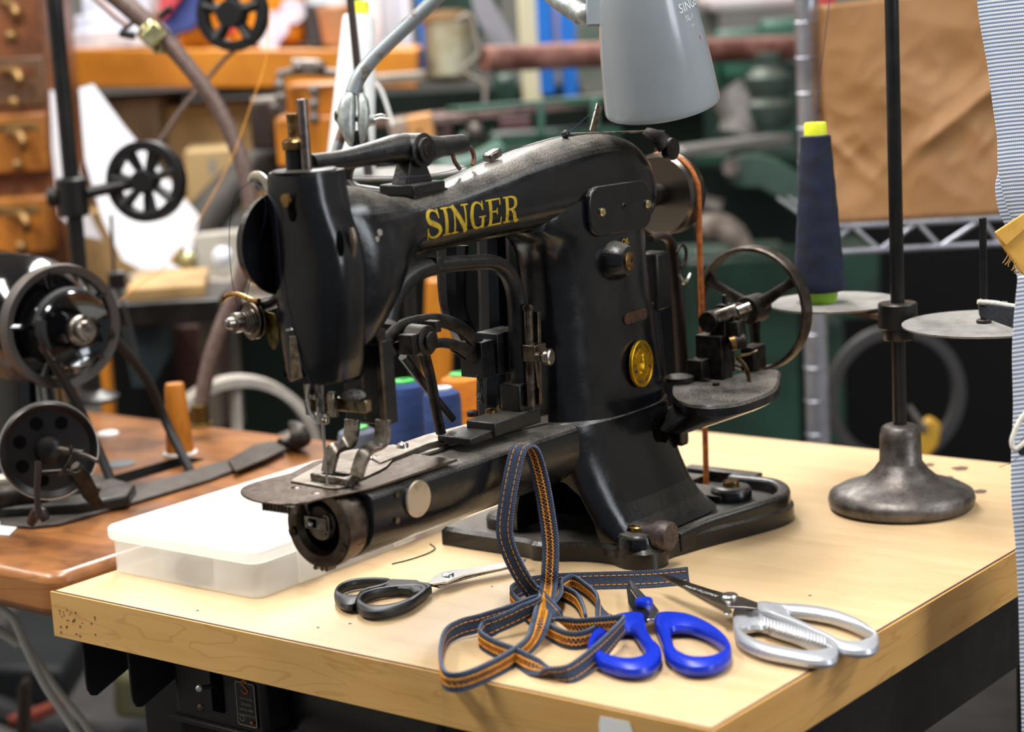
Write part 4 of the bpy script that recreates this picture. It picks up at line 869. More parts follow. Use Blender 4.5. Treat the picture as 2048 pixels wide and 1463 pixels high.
g.prism(o_,lambda u,v:V((u,v,ZT+.0008)),(0,0,.0014)); g.prism(o_,lambda u,v:V((u,v,ZT+.0022)),(0,0,zl-ZT-.006),holes=[i_]); part('box_body',g,cl,t)
for x in (.115,.165,.215,.26): part('divider',G().box((x,(by0+by1)/2,ZT+.0165),(.0010,by1-by0-.004,.027)),cl,t)
for y in (.47,.53): part('divider',G().box(((bx0+bx1)/2,y,ZT+.0165),(bx1-bx0-.004,.0010,.027)),cl,t)
g=G().prism(rrect(bx0-.004,by0-.004,bx1+.003,by1+.004,.013),lambda u,v:V((u,v,zl-.009)),(0,0,.0105)); part('lid',g,cl2,t,.003,seg=3)
g=G().prism(rrect(bx0+.004,by0+.004,bx1-.004,by1-.004,.011),lambda u,v:V((u,v,zl+.0015)),(0,0,.0008)); part('lid_rim',g,cl2,t,.0004)
g=G().box((.108,by0-.0055,ZT+.018),(.024,.0022,.028)).box((.108,by0-.0065,ZT+.031),(.026,.004,.004)); part('latch',g,cl,t,.0006)
g=G().box((.215,by0-.0055,ZT+.018),(.024,.0022,.028)); part('latch',g,cl,t,.0006)
# contents
g=G().tube([V((.072,.445,ZT+.0115)),V((.085,.455,ZT+.0115)),V((.105,.458,ZT+.0115))],[.007,.008,.006],8,4,flat=.5)
solo('presser_part',g,steel_d,'dark curved metal attachment in the near corner of the clear plastic box','machine attachment')
g=G().box((.068,.497,ZT+.012),(.012,.028,.018)).box((.068,.512,ZT+.010),(.010,.010,.008)); solo('metal_attachment',g,mat('grey attachment','8b8b8b',.5,.4),'grey metal attachment block at the front wall inside the clear plastic box','machine attachment',bevel=.001)
rd=mat('pink red packet','b8464e',.6)
for x in (.190,.238): solo('needle_packet',G().box((x,.4285,ZT+.014),(.036 if x<.2 else .028,.003,.018)),rd,'%s red needle packet seen through the box side %s'%(('wider','under the machine arm') if x<.2 else ('smaller','nearest the machine base')),'packet',group='red needle packets in the box')
solo('needle_packet',G().box((.150,.4285,ZT+.012),(.024,.003,.016)),mat('blue grey packet','6d7e9c',.6),'blue grey needle packet in the clear box, left of the red packets','packet')
g=G().tube([on(x,y,Z=ZT+.0006) for x,y in ((784,1127),(820,1118),(855,1106),(870,1096),(860,1087))],.0005,5,5); solo('thread_scrap',g,mat('dark thread','2a2522',.9),'short dark curved thread scrap lying on the table under the machine arm','thread')
# ------------------------------------------------------------------ thread stand (right)
SX,SY=on(1803,1003,Z=ZT+.004).xy
t=thing('thread_stand','black thread stand with heavy round base and two grey trays','stand',(SX,SY,ZT))
cast=mat('grey cast iron base','6a6460',.4,.65,c2='47403c',s=60,bump=.45,bs=350,dust=.4,rv=.1,dcol='847c74')
part('base',G().lathe([(.055,.0008),(.0575,.003),(.0585,.008),(.0570,.0125),(.050,.0165),(.040,.0195),(.030,.024),(.022,.031),(.0185,.036),(.017,.038),(.0162,.060),(.0150,.0655),(.012,.0675),(.006,.068)],(SX,SY,ZT),ZZ,64),cast,t,ang=50)
part('pole',G().cyl((SX,SY,ZT+.060),(SX,SY,1.32),.0055,.0055,20),black_metal,t)
zt=.905
cz=on(1799,632,D=1.58).z
part('collar',G().lathe([(.014,-.011),(.0155,-.010),(.0155,.0085),(.0145,.0095),(.006,.0095)],(SX,SY,cz),ZZ,36).lathe([(.0115,-.020),(.0122,-.019),(.0122,-.011)],(SX,SY,cz),ZZ,30),black_metal,t)
tray=mat('dusty grey tray','5f5d5b',.7,.2,c2='787572',s=80,dust=.6,dcol='b0aaa2')
c=on(1968,650,D=1.525); part('tray',G().lathe([(.060,0),(.0615,.0008),(.0615,.0018),(.0,.0018)],c,ZZ,56),tray,t); rt=c
part('tray_arm',G().bar(V((SX,SY,c.z-.004)),c-V((0,0,.003)),.010,.003),black_metal,t)
part('spool_pin',G().cyl(c,c+V((0,0,.082)),.0028,.0028,14).lathe([(.0058,.001),(.0058,.0045)],c,ZZ,18),black_metal,t,.0005)
c=on(1668,607,D=1.66); lt=c; part('tray',G().lathe([(.053,0),(.0545,.0008),(.0545,.0018),(.0,.0018)],c,ZZ,56),tray,t)
part('tray_arm',G().bar(V((SX,SY,c.z-.004)),c-V((0,0,.003)),.010,.004),mat('brown steel arm','5b4638',.5,.6),t)
part('tray_nut',G().lathe([(.006,0),(.006,-.006)],lt,ZZ,6),black_metal,t)
# navy cone
nav=mat('navy wound thread','0a0f22',.8,0,c2='101a38',s=60,bump=.9,bs=90)
bt=on(1640,603,D=1.66); bt.z=lt.z+.002; hgt=(on(1627,243,D=1.66)-bt).z
t=thing('thread_cone','tall cone of navy blue thread with yellow tip standing on the left grey tray','thread cone',bt)
g=G(); g.lathe([(.0135,hgt*.0),(.0145,.004),(.0150,.009)],bt,ZZ,24); part('cone_foot',g,mat('lime plastic','8fc32a',.4),t)
prof=[(.010,.008),(.0205,.010)]
for i in range(24): prof.append((.0212-.0090*i/23+.00025*math.sin(i*1.7),.012+(hgt-.022)*i/23))
prof.append((.008,hgt-.0085)); part('wound_thread',G().lathe(prof,bt,ZZ,40),nav,t,ang=60)
part('cone_tip',G().lathe([(.0095,hgt-.010),(.0090,hgt),(.0085,hgt+.001),(0,hgt+.001)],bt,ZZ,24),mat('bright yellow plastic','dbe02a',.4),t)
g=G().tube([bt+V((0,0,hgt)),on(1642,140,D=1.66),on(1664,-40,D=1.66)],.00035,5); solo('sewing_thread',g,th,'thin dark thread rising from the navy thread cone past the silver shelf post','thread')
# ------------------------------------------------------------------ room
RR=Rz(YAW-math.pi/2)
def Rm(r,f,z): return V((CAM.x,CAM.y,0))+HR*r+HF*f+ZZ*z
def struct(name,c,sz,m): return solo(name,G().box(c,sz,RR),m,None,None,loc=c,kind='structure')
concrete=mat('dark workshop floor','4a4542',.6,0,c2='2f2c2b',s=3,bump=.2,bs=60)
struct('floor',Rm(0,2.2,-.03),(7,6.8,.06),concrete)
struct('wall_back',Rm(0,5.0,1.45),(7,.1,2.9),mat('grey workshop wall','6a6863',.8,0,c2='4c4a47',s=2))
struct('wall_left',Rm(-2.6,2.2,1.45),(.1,6.8,2.9),mat('warm grey wall','9a948a',.8))
struct('wall_right',Rm(2.9,2.2,1.45),(.1,6.8,2.9),mat('warm grey wall','9a948a',.8))
struct('ceiling',Rm(0,2.2,2.95),(7,6.8,.06),mat('white ceiling','b9b7b2',.9))
def size(px,d): return px*d/F_
def bgbox(name,label,cat,r,d,th,m,parent=None,roll=0,yaw=0,bevel=.002,group=None,g=None):
    x0,y0,x1,y1=r; c=A((x0+x1)/2,(y0+y1)/2,d)+HF*th/2
    R=Rz(YAW-math.pi/2+yaw)@Matrix.Rotation(roll,3,'Y')
    g=(g or G()).box(c,(size(x1-x0,d),th,size(y1-y0,d)),R)
    if parent is not None: return part(name,g,m,parent,bevel)
    return solo(name,g,m,label,cat,bevel=bevel,group=group)
def gb(g,r,d,th,roll=0,yaw=0):
    x0,y0,x1,y1=r; c=A((x0+x1)/2,(y0+y1)/2,d)+HF*th/2
    return g.box(c,(size(x1-x0,d),th,size(y1-y0,d)),Rz(YAW-math.pi/2+yaw)@Matrix.Rotation(roll,3,'Y'))
def pt(g,L,d,r,sm_=4,n=10,flat=1.0):
    return g.tube([A(x,y,d if len(q)==0 else q[0]) for x,y,*q in L],[size(k,d) for k in r] if hasattr(r,'__len__') else size(r,d),n,sm_,flat=flat)
def wheel(parent,c,ax,R,wid,rim,m,ns=6,sr=.004,hub=.012,taper=1.0):
    ax=V(ax).normalized(); r_,u_=frame(ax)
    w=part('wheel_rim',G().ringlathe([(R-rim,-wid/2),(R,-wid/2),(R,wid/2),(R-rim,wid/2)],c,ax,56),m,parent,.0008)
    for k in range(ns):
        a=2*math.pi*k/ns+.3; d=r_*math.cos(a)+u_*math.sin(a)
        part('spoke',G().tube([c+d*hub*.6,c+d*(R-rim*.6)],[sr*taper,sr*1.35],10,3,flat=.6),m,w)
    part('hub',G().cyl(c-ax*wid*.6,c+ax*wid*.8,hub,hub,24),m,w,.001)
    return w
# ------------------------------------------------------------------ left background
d=2.65
cb=thing('drawer_cabinet','old wooden cabinet of small drawers with curved metal pulls at the left edge','cabinet',A(20,530,d)-ZZ*.0)
oak=mat('reddish cabinet wood','7c4a2a',.4,0,c2='56321c',s=20)
ga=G(); gb(ga,(-150,-70,108,540),d+.012,.18,0); part('cabinet_body',ga,oak,cb,.004)
grey_dr=wood('greyed drawer wood','6a4a30','4c3524','2a1c12',1,1,.4,.4,.2)
for i,(y0,y1) in enumerate(((-45,102),(118,216),(232,348),(398,510))):
    dr=bgbox('drawer','','',(-130,y0,86+i*4,y1),d,.05,grey_dr if i<2 else drawer_wood,cb,bevel=.003)
    yk=y0+(y1-y0)*.62; x=22+i*7
    g=G(); pt(g,[(x-26,yk-38,d-.008),(x-4,yk-40,d-.018),(x+10,yk-22,d-.024),(x+8,yk-2,d-.012)],d,[6,9,9,6],3); part('drawer_pull',g,mat('pale brass pull','9c7a4c',.4,.7,c2='6b4d2a',s=80),dr)
    g=G().sphere(A(x,yk+26,d-.008),.0085,14); part('drawer_knob',g,MATS['pale brass pull'],dr)
    g=G(); gb(g,(-60,y0+14,68+i*4,y0+36),d-.004,.006); part('label_holder',g,MATS['pale brass pull'] if i>1 else oak,dr,.001)
# pulley stand
pb=on(184,800,Z=ZB); dp=(pb-CAM).dot(FW)
ps=thing('pulley_stand','black upright pole with pulley wheels and cord behind the left sewing machine','stand',pb)
part('pole',G().cyl(pb,pb+V((0,0,.60)),.0088,.0088,20),black_metal,ps)
part('pole_foot',G().lathe([(.03,0),(.03,.004),(.012,.012),(.011,.04)],pb,ZZ,30),black_metal,ps)
def onpole(y): # point on the pole at image row y
    x0,y0=184,800
    z=on(184-(800-y)*.083,y,D=dp).z; return V((pb.x,pb.y,z))
c=onpole(385); g=G().lathe([(.014,-.022),(.0165,-.02),(.0165,.018),(.014,.02)],c,ZZ,24); part('collar',g,black_metal,ps)
part('thumb_knob',G().cyl(c-HR*.015,c-HR*.027,.0105,.0105,20),black_metal,ps,.002)
w1=A(293,362,dp-.03); part('wheel_arm',G().cyl(c,w1+HF*.012,.0065,.0065,14),black_metal,ps)
ax=(-HF-HR*.25+ZZ*.05).normalized()
pw=mat('black pulley casting','0c0c0d',.45,.2)
wheel(ps,w1,ax,size(80,dp),.018,.0105,pw,7,.0080,.013,.7)
w2=A(466,28,dp-.03); wheel(ps,w2,ax,size(72,dp),.018,.0105,pw,5,.0085,.015)
part('wheel_arm',G().cyl(w2,V((w2.x,w2.y,w2.z+.09)),.005,.005,12),black_metal,ps)
cord=mat('brown cord','5d4a42',.7)
g=G(); pt(g,[(318,285,dp),(360,222,dp),(400,175,dp),(455,112,dp),(488,88,dp)],dp,4.5,3)
part('drive_cord',g,cord,ps)
g=G(); pt(g,[(222,430,dp),(226,500,dp),(230,560,dp),(247,610,dp),(262,660,dp),(275,720,dp)],dp,3.5,3); part('drive_cord',g,mat('dark cord','1d1815',.7),ps)
g=G(); gb(g,(216,545,250,578),dp-.01,.02); part('cord_block',g,black_metal,ps,.002)
# conduit hose
hb_=on(402,850,Z=ZB); dh=(hb_-CAM).dot(FW)
ho=thing('flexible_conduit','long brown flexible conduit arching up from the wooden bench behind the machine','conduit',hb_)
L=[(-10+200,-40),(262,18),(330,80),(382,140),(430,205),(465,275),(488,340),(500,400),(504,455),(495,520),(470,590),(438,665),(415,740),(404,800),(402,832)]
g=G(); pt(g,L,dh,[20,20,17,16,16,16,16,16.5,17,17,17,16,16,15,14],4,14); part('hose',g,mat('brown ribbed hose','6a5750',.5,.25,c2='58463f',s=150,bump=.2,bs=700),ho)
g=G().cyl(hb_,hb_+V((0,0,.022)),.0095,.0095,20).lathe([(.013,0),(.013,.003)],hb_,ZZ,20); part('hose_fitting',g,mat('olive brass fitting','5c4a24',.4,.8),ho,.001)
cr=mat('zinc yellow clamp','cfcb9f',.25,.9,c2='8a7c46',s=60)
q=A(307,70,dh); dd=(A(335,98,dh)-A(275,40,dh)).normalized()
g=G().cyl(q-dd*.012,q+dd*.012,.0135,.0135,8).bar(q-FW*.012-dd*.006,q-FW*.012+dd*.012,.022,.008,up=-FW).bar(q+dd*.010+V((0,0,.006)),q+dd*.010-V((0,0,.012)),.012,.01); part('hose_clamp',g,cr,ho,.0015)
g=G(); pt(g,[(246,60),(262,48),(280,30)],dh,[5,5,5]); pt(g,[(318,35),(332,22),(342,18)],dh,[6,6,10]); g.cyl(A(240,66,dh-.01),A(270,72,dh-.01),.004,.004,12); part('clamp_bolt',g,black_metal,ho)
g=G(); pt(g,[(175,-20),(225,28),(255,50)],dh-.02,[7,7,6]); part('conduit_wire',g,mat('pinkish grey sleeve','9c8580',.6),ho)
# orange thread line
g=G(); pt(g,[(540,-10),(532,120),(505,200),(470,300),(420,400),(345,520),(285,565),(240,600)],1.95,.9,2,5); solo('sewing_thread',g,orange,'thin orange thread slanting down behind the take-up lever past the conduit','thread')
# paper
g=G(); pl=[(158,176),(186,168),(250,255),(330,350),(398,432),(388,480),(376,545),(300,548),(245,520),(205,440),(170,320)]
g.prism([(0,0)]*0 or [(x,y) for x,y in pl],lambda x,y:A(x,y,2.50+.00045*(x-160)),HF*.0012); solo('paper_sheet',g,mat('white drafting paper','f4f4fa',.6),'large white curled paper sheet hanging behind the black pulley wheel','paper')
g=G(); g.prism([(100,180),(125,190),(150,300),(175,420),(205,480),(160,470),(118,430),(104,300)],lambda x,y:A(x,y,2.56),HF*.0012); solo('paper_sheet',g,mat('greyer paper','cfcdd2',.7),'smaller greyish paper sheet beside the cabinet of drawers, behind the pole','paper')
# cardboard boxes under the shelf
cbm=mat('tan cardboard','a98757',.8,0,c2='8d6f45',s=12); cbd=mat('dark cardboard','6a5136',.8,0,c2='523d29',s=12)
for i,(r,dd,m,l) in enumerate((((200,196,330,330),2.95,cbd,'dark brown cardboard box under the orange shelf, behind the paper'),((325,208,560,425),3.0,cbm,'wide tan cardboard box under the orange shelf'),((362,300,470,425),2.85,mat('light cardboard','b59a6c',.8),'small light cardboard box leaning in front of the wide tan one'),((150,420,360,570),2.75,cbm,'tan cardboard box below the curled white paper'),((175,335,215,430),2.8,cbd,'narrow brown box beside the black pole'),((238,574,395,602),2.32,cbm,'flat tan cardboard box on the black tray'))):
    bgbox('cardboard_box',l,'box',r,dd,.16,m,bevel=.003,yaw=.1*(i%3-1))
g=G(); gb(g,(392,318,432,348),2.846,.002); solo('box_label',g,mat('grey label','8f8a80',.7),'grey label stuck on the small light cardboard box','label')
# orange shelf and things on it
sh=thing('shelf','bright orange wooden shelf board running behind the black pulley wheels','shelf',A(470,135,2.95))
g=G(); g.bar(A(90,136,2.9)+HF*.15,A(836,138,2.9)+HF*.15,.30,size(76,2.9)); part('shelf_board',g,mat('orange painted wood','c8801e',.45,0,c2='b26c14',s=8,coat=.1),sh,.003)
g=G(); gb(g,(112,176,136,560),3.2,.05); gb(g,(566,176,582,420),3.2,.05); part('shelf_upright',g,oak,sh)
g=G(); gb(g,(100,174,836,192),3.25,.1); part('shelf_gap_shade',g,mat('dark brown gap shade','2a1c14',.6),sh)  # dark brown bar paints the shaded gap under the shelf
wp=mat('white papers','e4e4ea',.7,0,c2='b9bccb',s=40)
for i,(r,l) in enumerate((((140,60,295,97),'lowest thick pile of white papers on the orange shelf'),((150,30,290,60),'middle pile of papers on the orange shelf'),((165,-10,300,30),'topmost white sheets on the orange shelf'))): bgbox('paper_pile',l,'papers',r,2.92+.01*i,.2,wp,roll=.02*i)
g=G(); g.prism([(325,-20),(420,-20),(410,30),(385,60),(345,72),(325,50)],lambda x,y:A(x,y,2.9),HF*.05); solo('plastic_bag',g,mat('blue bag','27367a',.5),'dark blue plastic bag on the orange shelf by the hose clamp','bag',bevel=.004)
g=G(); g.prism([(318,-20),(375,-20),(350,12),(330,40),(318,30)],lambda x,y:A(x,y,2.88),HF*.02); solo('red_pouch',g,mat('red pouch','b8323c',.5),'red pouch in front of the dark blue bag on the shelf','pouch',bevel=.003)
cr_=thing('orange_crate','orange plastic crate with round white stickers on the orange shelf','crate',A(500,95,3.0))
g=G(); gb(g,(352,-30,606,94),2.97,.22); part('crate_body',g,mat('orange plastic','dd8a12',.4,0,c2='c67610',s=6),cr_,.012)
for (x,y,r) in ((548,52,30),(538,80,22),(585,22,26)): part('round_sticker',G().cyl(A(x,y,2.965),A(x,y,2.968),size(r,2.96),size(r,2.96),28),mat('white sticker paper','e8e6ee',.6,0,c2='c9c4dd',s=60),cr_)
part('red_tag',G().cyl(A(462,55,2.966),A(462,66,2.967),size(9,2.96),size(9,2.96),14),mat('pink red tag','c83050',.5),cr_)
c=A(668,92,2.9)+HF*.05; solo('copper_pot',G().lathe([(.015,0),(.019,.002),(.026,.054),(.0245,.056),(.017,.006),(0,.006)],c,ZZ,30),mat('dull copper','c08a62',.5,.2),'copper coloured tapered pot at the right end of the orange shelf','pot')
bgbox('black_case','black and grey case between the orange crate and the copper pot','case',(612,10,650,95),2.95,.12,mat('black grey case','39393c',.5))
bgbox('white_carton','white carton at the top behind the copper pot','carton',(610,-30,690,14),3.0,.1,mat('white carton','dfe4e8',.6))
# wooden tool chest with metal straps
tch=thing('tool_chest','orange wooden chest with grey metal hinges and rods, left of the white thread cone','chest',A(620,310,2.6))
g=G(); gb(g,(572,168,700,232),2.6,.12); gb(g,(552,232,720,330),2.6,.12); part('chest_body',g,orange_wood,tch,.004)
g=G(); pt(g,[(555,150),(600,142),(690,148)],2.58,9); pt(g,[(585,128),(640,130)],2.58,12); pt(g,[(560,150),(562,230)],2.58,8); pt(g,[(630,175),(628,235)],2.57,8); pt(g,[(505,205),(560,200)],2.6,10)
for x,y in ((560,170),(562,195),(550,215),(628,180),(628,208),(628,238),(597,135),(640,132)): g.sphere(A(x,y,2.565),.008,12)
part('chest_hardware',g,mat('dull grey hardware','7b736d',.45,.7,c2='544c47',s=60),tch)
g=G(); gb(g,(500,205,552,300),2.66,.05); solo('iron_cylinder',g,mat('dark iron block','332925',.5,.3),'dark iron block left of the orange wooden chest','block',bevel=.006)
# dark band of machinery and bench board
g=G().tube([A(380,480,2.7),A(460,380,2.72),A(560,310,2.75),A(660,290,2.8)],[.03,.026,.028,.03],14,5); solo('machine_casting',g,mat('grey brown casting','4a423c',.6,.3,c2='33332c',s=20),'curved grey brown iron casting behind the conduit','machine part')
wb=mat('grey white board','aaa397',.7,0,c2='8b857a',s=10)
bgbox('grey_board','pale grey board with a white ball behind the take-up lever','board',(392,462,590,560),2.6,.04,wb,roll=-.04)
bgbox('grey_bench','grey metal bench rail behind the thread tension disc','bench',(250,560,600,586),2.5,.10,mat('grey bench rail','8a8073',.5,.3,c2='6b6358',s=15),roll=.10)
bgbox('grey_bench','thinner grey rail under the metal bench rail','bench',(330,596,590,606),2.46,.08,MATS['grey bench rail'],roll=.10)
bgbox('upright_post','wider taupe post behind the conduit base','post',(404,620,436,860),2.62,.05,mat('taupe leg','5b5044',.6)); bgbox('upright_post','thinner taupe post right of the wider one','post',(455,640,475,860),2.66,.04,MATS['taupe leg'])
bgbox('dark_backdrop','very dark green backdrop behind the pale flywheel','board',(330,590,720,960),3.3,.05,mat('green black backdrop','0c1712',.7,spec=.2))  # dark backdrop added to hide the grey wall behind the flywheel
g=G().sphere(A(445,512,2.55),.013,14); solo('white_ball',g,wp,'round white ball in front of the pale grey board','ball')
g=G().tube([A(352,508,2.5),A(372,522,2.5),A(385,505,2.5)],[.012,.011,.008],12,3); solo('metal_tap',g,cr,'small brass tap beside the curled paper','tap')
bgbox('black_tray','black tray under the flat cardboard box','tray',(232,603,440,650),2.30,.15,black_metal)
bgbox('wooden_board','dark brown wooden board below the black tray','panel',(330,650,460,860),2.8,.04,mat('dark red brown wood','3c2015',.5))
g=G(); g.loft([superring(A(295,650,2.35),HR,HF,.03,.02,3,20),superring(A(300,700,2.35),HR,HF,.028,.02,2.5,20),superring(A(285,770,2.35),HR,HF,.012,.012,2,20)]); solo('plastic_bag',g,clear('bluish clear bag','3d4a50',.6,.12),'crumpled dark clear plastic bag with glints hanging below the black tray','bag')
bgbox('dark_back_panel','dark panel standing behind the left sewing machine belts','cabinet',(205,650,330,860),2.7,.1,mat('near black backdrop','070707',.7,spec=.2))  # plain near-black background panel
for i,x in enumerate((120,196)): bgbox('wooden_post','orange brown wooden post behind the machine handwheel, %s of two'%('left' if i==0 else 'right'),'post',(x,560+i*100,x+24,840),2.6,.02,oak if i==0 else orange_wood)
# large pale flywheel behind bench
t=thing('flywheel','large pale grey flywheel standing behind the wooden bench','wheel',A(480,915,2.3)); wheel(t,A(478,915,2.3),(-HF+HR*.35).normalized(),.095,.03,.011,mat('pale dusty rim','b3aaa0',.6,.1,c2='8c847a',s=20),5,.007,.02)
# wooden peg on bench
c=on(361,908,Z=ZB); t=thing('wooden_peg','orange tapered wooden peg standing on the wooden bench','peg',c)
part('peg',G().lathe([(.0135,.002),(.0125,.02),(.0095,.066),(.0085,.069),(0,.0695)],c,ZZ,28),orange_wood,t); part('base_ring',G().lathe([(.0165,0),(.0165,.0022),(.013,.003)],c,ZZ,28),cap,t)
# steel strip and slip on bench
g=G().prism([(0,1040),(60,1048),(120,1042),(175,1030),(290,1000),(400,965),(500,925),(560,893),(540,880),(480,905),(380,938),(280,968),(200,985),(120,998),(40,1008),(0,1012)][:0] or [tuple(on(x,y,Z=ZB+.003).xy) for x,y in ((0,1046),(60,1052),(118,1046),(175,1030),(300,994),(420,958),(510,923),(488,909),(400,935),(300,965),(200,992),(110,1002),(0,1010))],lambda u,v:V((u,v,ZB+.0006)),(0,0,.003))
bs=solo('base_strip',g,mat('dusty grey steel strip','4f4947',.5,.5,c2='3a3533',s=60,dust=.4),'long dusty steel base strip running along the wooden bench','strip',bevel=.0008)
g=G(); a0=on(452,938,Z=ZB); b0_=on(505,905,Z=ZB); 
g.prism([tuple(on(x,y,Z=ZB+.012).xy) for x,y in ((470,930),(532,905),(572,885),(545,870),(508,878),(455,908))],lambda u,v:V((u,v,ZB+.0045)),(0,0,.0025)); g.tube([on(560,885,Z=ZB+.008),on(585,885,Z=ZB+.006),on(600,880,Z=ZB+.014),on(596,858,Z=ZB+.024),on(582,845,Z=ZB+.026)],[.006,.009,.011,.008,.003],10,4,flat=.7)
part('hinge_arm',g,iron,bs,.001,label='bent hinge arm at the far end')
g=G().prism([tuple(on(x,y,Z=ZB+.001).xy) for x,y in ((-10,1036),(28,1036),(46,1043),(18,1070),(-10,1068))],lambda u,v:V((u,v,ZB+.0004)),(0,0,.001)); solo('paper_slip',g,cap,'small white slip at the left edge of the wooden bench','paper')
# left sewing machine
lm=thing('sewing_machine','glossy black sewing machine with spoked handwheel at the left edge of the wooden bench','sewing machine',on(20,985,Z=ZB))
YH=.80; hc=on(122,652,Y=YH); hax=V((-.22,-.975,0)).normalized()
b_=hc-hax*.03
g=G().lathe([(.045,.0),(.058,.02),(.060,.10),(.052,.16),(.05,.5)],b_-hax*0,-hax,40)
g.loft([superring(b_-hax*.07+V((0,0,-.147)),XX,YY,.045,.06,3,30),superring(b_-hax*.06+V((0,0,-.03)),XX,YY,.034,.05,3,30),superring(b_-hax*.06+V((0,0,.02)),XX,YY,.034,.05,3,30)])
gloss=mat('gloss black lacquer','08080a',.09,0,coat=.6,spec=.6)
part('machine_body',g,gloss,lm,ang=50)
R0=.0545
hw_=part('handwheel',G().ringlathe([(R0-.007,-.004),(R0,-.007),(R0+.001,.002),(R0,.009),(R0-.006,.008),(R0-.008,.002)],hc,-hax,64),mat('dusty black wheel rim','4c4643',.5,.4,dust=.5),lm)
part('wheel_web',G().lathe([(.016,-.006),(.030,-.004),(.036,.004),(.034,.012),(.010,.014)],hc,-hax,48),gloss,hw_)
for k in range(5):
    r_,u_=frame(hax); a=2*math.pi*k/5+.5; d_=r_*math.cos(a)+u_*math.sin(a); part('spoke',G().tube([hc+d_*.018,hc+d_*(R0-.004)],.0055,10,3,flat=.6),gloss,hw_)
pc=hc+hax*.022
part('belt_pulley',G().lathe([(.010,-.018),(.030,-.012),(.0325,-.009),(.027,-.004),(.0315,.002),(.0335,.005),(.0320,.0075),(.024,.003),(.012,.001),(.011,.012),(.006,.013)],pc,hax,56),gloss,hw_,ang=30)
part('wheel_nut',G().lathe([(.0125,.010),(.0135,.0115),(.0135,.018),(.0118,.020),(.0095,.020),(.0095,.0255),(.008,.0275),(0,.028)],pc,hax,36),steel,hw_)
def beltpath(c,ax,r,pts): return pts
l1=[hc+hax*.018+V((-.031,.0,.012)),hc+hax*.018+V((-.029,0,-.012)),on(150,800,Y=.785),on(190,885,Y=.78),on(232,985,Z=ZB)]
l2=[hc+hax*.018+V((.014,.0,.029)),hc+hax*.018+V((.031,0,.004)),on(290,752,Y=.80),on(335,850,Y=.80),on(382,944,Z=ZB)]
tp_=[l1[0]]+[hc+hax*.018+(frame(hax)[0]*math.cos(a)+frame(hax)[1]*math.sin(a))*.032 for a in (2.9,2.4,1.9,1.4,.9,.5)]
blk=mat('black rubber belt','131112',.6,0,bump=.2,bs=900)
g=G().tube(l1,.0046,10,4).tube(l2,.0044,10,4).tube(tp_,.0046,10,4); part('drive_belt',g,blk,lm)
# bobbin winder
wc=on(97,900,Y=.722); wax=V((-.5,-.86,.05)).normalized()
wb_=part('winder_wheel',G().lathe([(.006,-.006),(.034,-.006),(.0395,-.006),(.0405,-.003),(.0405,.003),(.0390,.005),(.034,.002),(.012,.002),(.010,.012),(.006,.014)],wc,wax,56),mat('dark winder wheel','1b191a',.3,.6,dust=.2),lm,ang=30)
part('polished_rim',G().ringlathe([(.0398,-.004),(.0412,-.004),(.0412,.003),(.0398,.003)],wc,wax,64),chrome,wb_)
r_,u_=frame(wax)
for k in range(5):
    a=math.radians(60+k*48); c=wc+(r_*math.cos(a)+u_*math.sin(a))*.025+wax*.0022; part('wheel_hole',G().lathe([(.0055,0),(.0055,.0004),(0,.0004)],c,wax,20),dark_hole,wb_)
g=G(); 
for Lq,r in (([(120,900,1.64),(150,905,1.62),(168,908,1.61)],8),([(150,905,1.62),(175,912,1.60),(195,922,1.59)],4.5),([(148,905,1.62),(135,930,1.62),(120,948,1.63)],4),([(85,945,1.63),(130,942,1.63),(142,945,1.62)],5),([(140,890,1.62),(145,905,1.62)],5)): pt(g,Lq,1.62,r,3,10)
pt(g,[(150,930,1.66),(170,955,1.67),(190,990,1.68)],1.66,[10,13,10],3); pt(g,[(150,940,1.66),(180,990,1.68),(200,1010,1.69)],1.66,[13,18,12],3,flat=.6)
part('winder_arm',g,iron,lm)
g=G(); pt(g,[(78,1035,1.60),(74,985,1.60),(76,945,1.60),(76,922,1.60)],1.60,[9,8,9,8],4,10,flat=.6); pt(g,[(62,1045,1.62),(78,1020,1.61),(92,1040,1.61)],1.6,[9,14,9],3); part('winder_latch',g,mat('brown iron lever','2b2220',.45,.5),lm)
g=G().cyl(on(-40,1000,Z=ZB+.018),on(95,985,Z=ZB+.018),.013,.013,20).cyl(on(120,990,Z=ZB+.012),on(200,980,Z=ZB+.012),.008,.008,16); part('shaft',g,iron,lm)
g=G().prism([tuple(on(x,y,Z=ZB+.02).xy) for x,y in ((-60,1000),(-60,930),(60,920),(150,920),(270,950),(255,972),(150,990))],lambda u,v:V((u,v,ZB+.0008)),(0,0,.012)); part('machine_bed',g,enamel_d,lm,.003)
c=on(8,960,Z=ZB+.02); g=G().lathe([(.012,0),(.013,.004),(.008,.008),(.008,.016),(.012,.019),(.010,.024),(0,.025)],c,ZZ,24); part('cream_spool',g,mat('cream spool','d8d0b8',.5),lm)
g=G().lathe([(.0085,.008),(.0085,.016)],c,ZZ,24); part('blue_thread',g,mat('blue thread','22386b',.8),lm)
# ------------------------------------------------------------------ desk lamp
lgrey=mat('grey lamp enamel','878c90',.20,0,c2='8d9398',s=12,coat=.3,rv=.04,bump=.05,bs=60)
lsilver=mat('cast silver joint','b4b8b4',.42,.6,c2='8b8f8c',s=90,bump=.35,bs=260)
dL=1.60
lb=A(712,300,dL)
lp=thing('desk_lamp','grey metal articulated lamp shade hanging above the black sewing machine arm','lamp',lb)
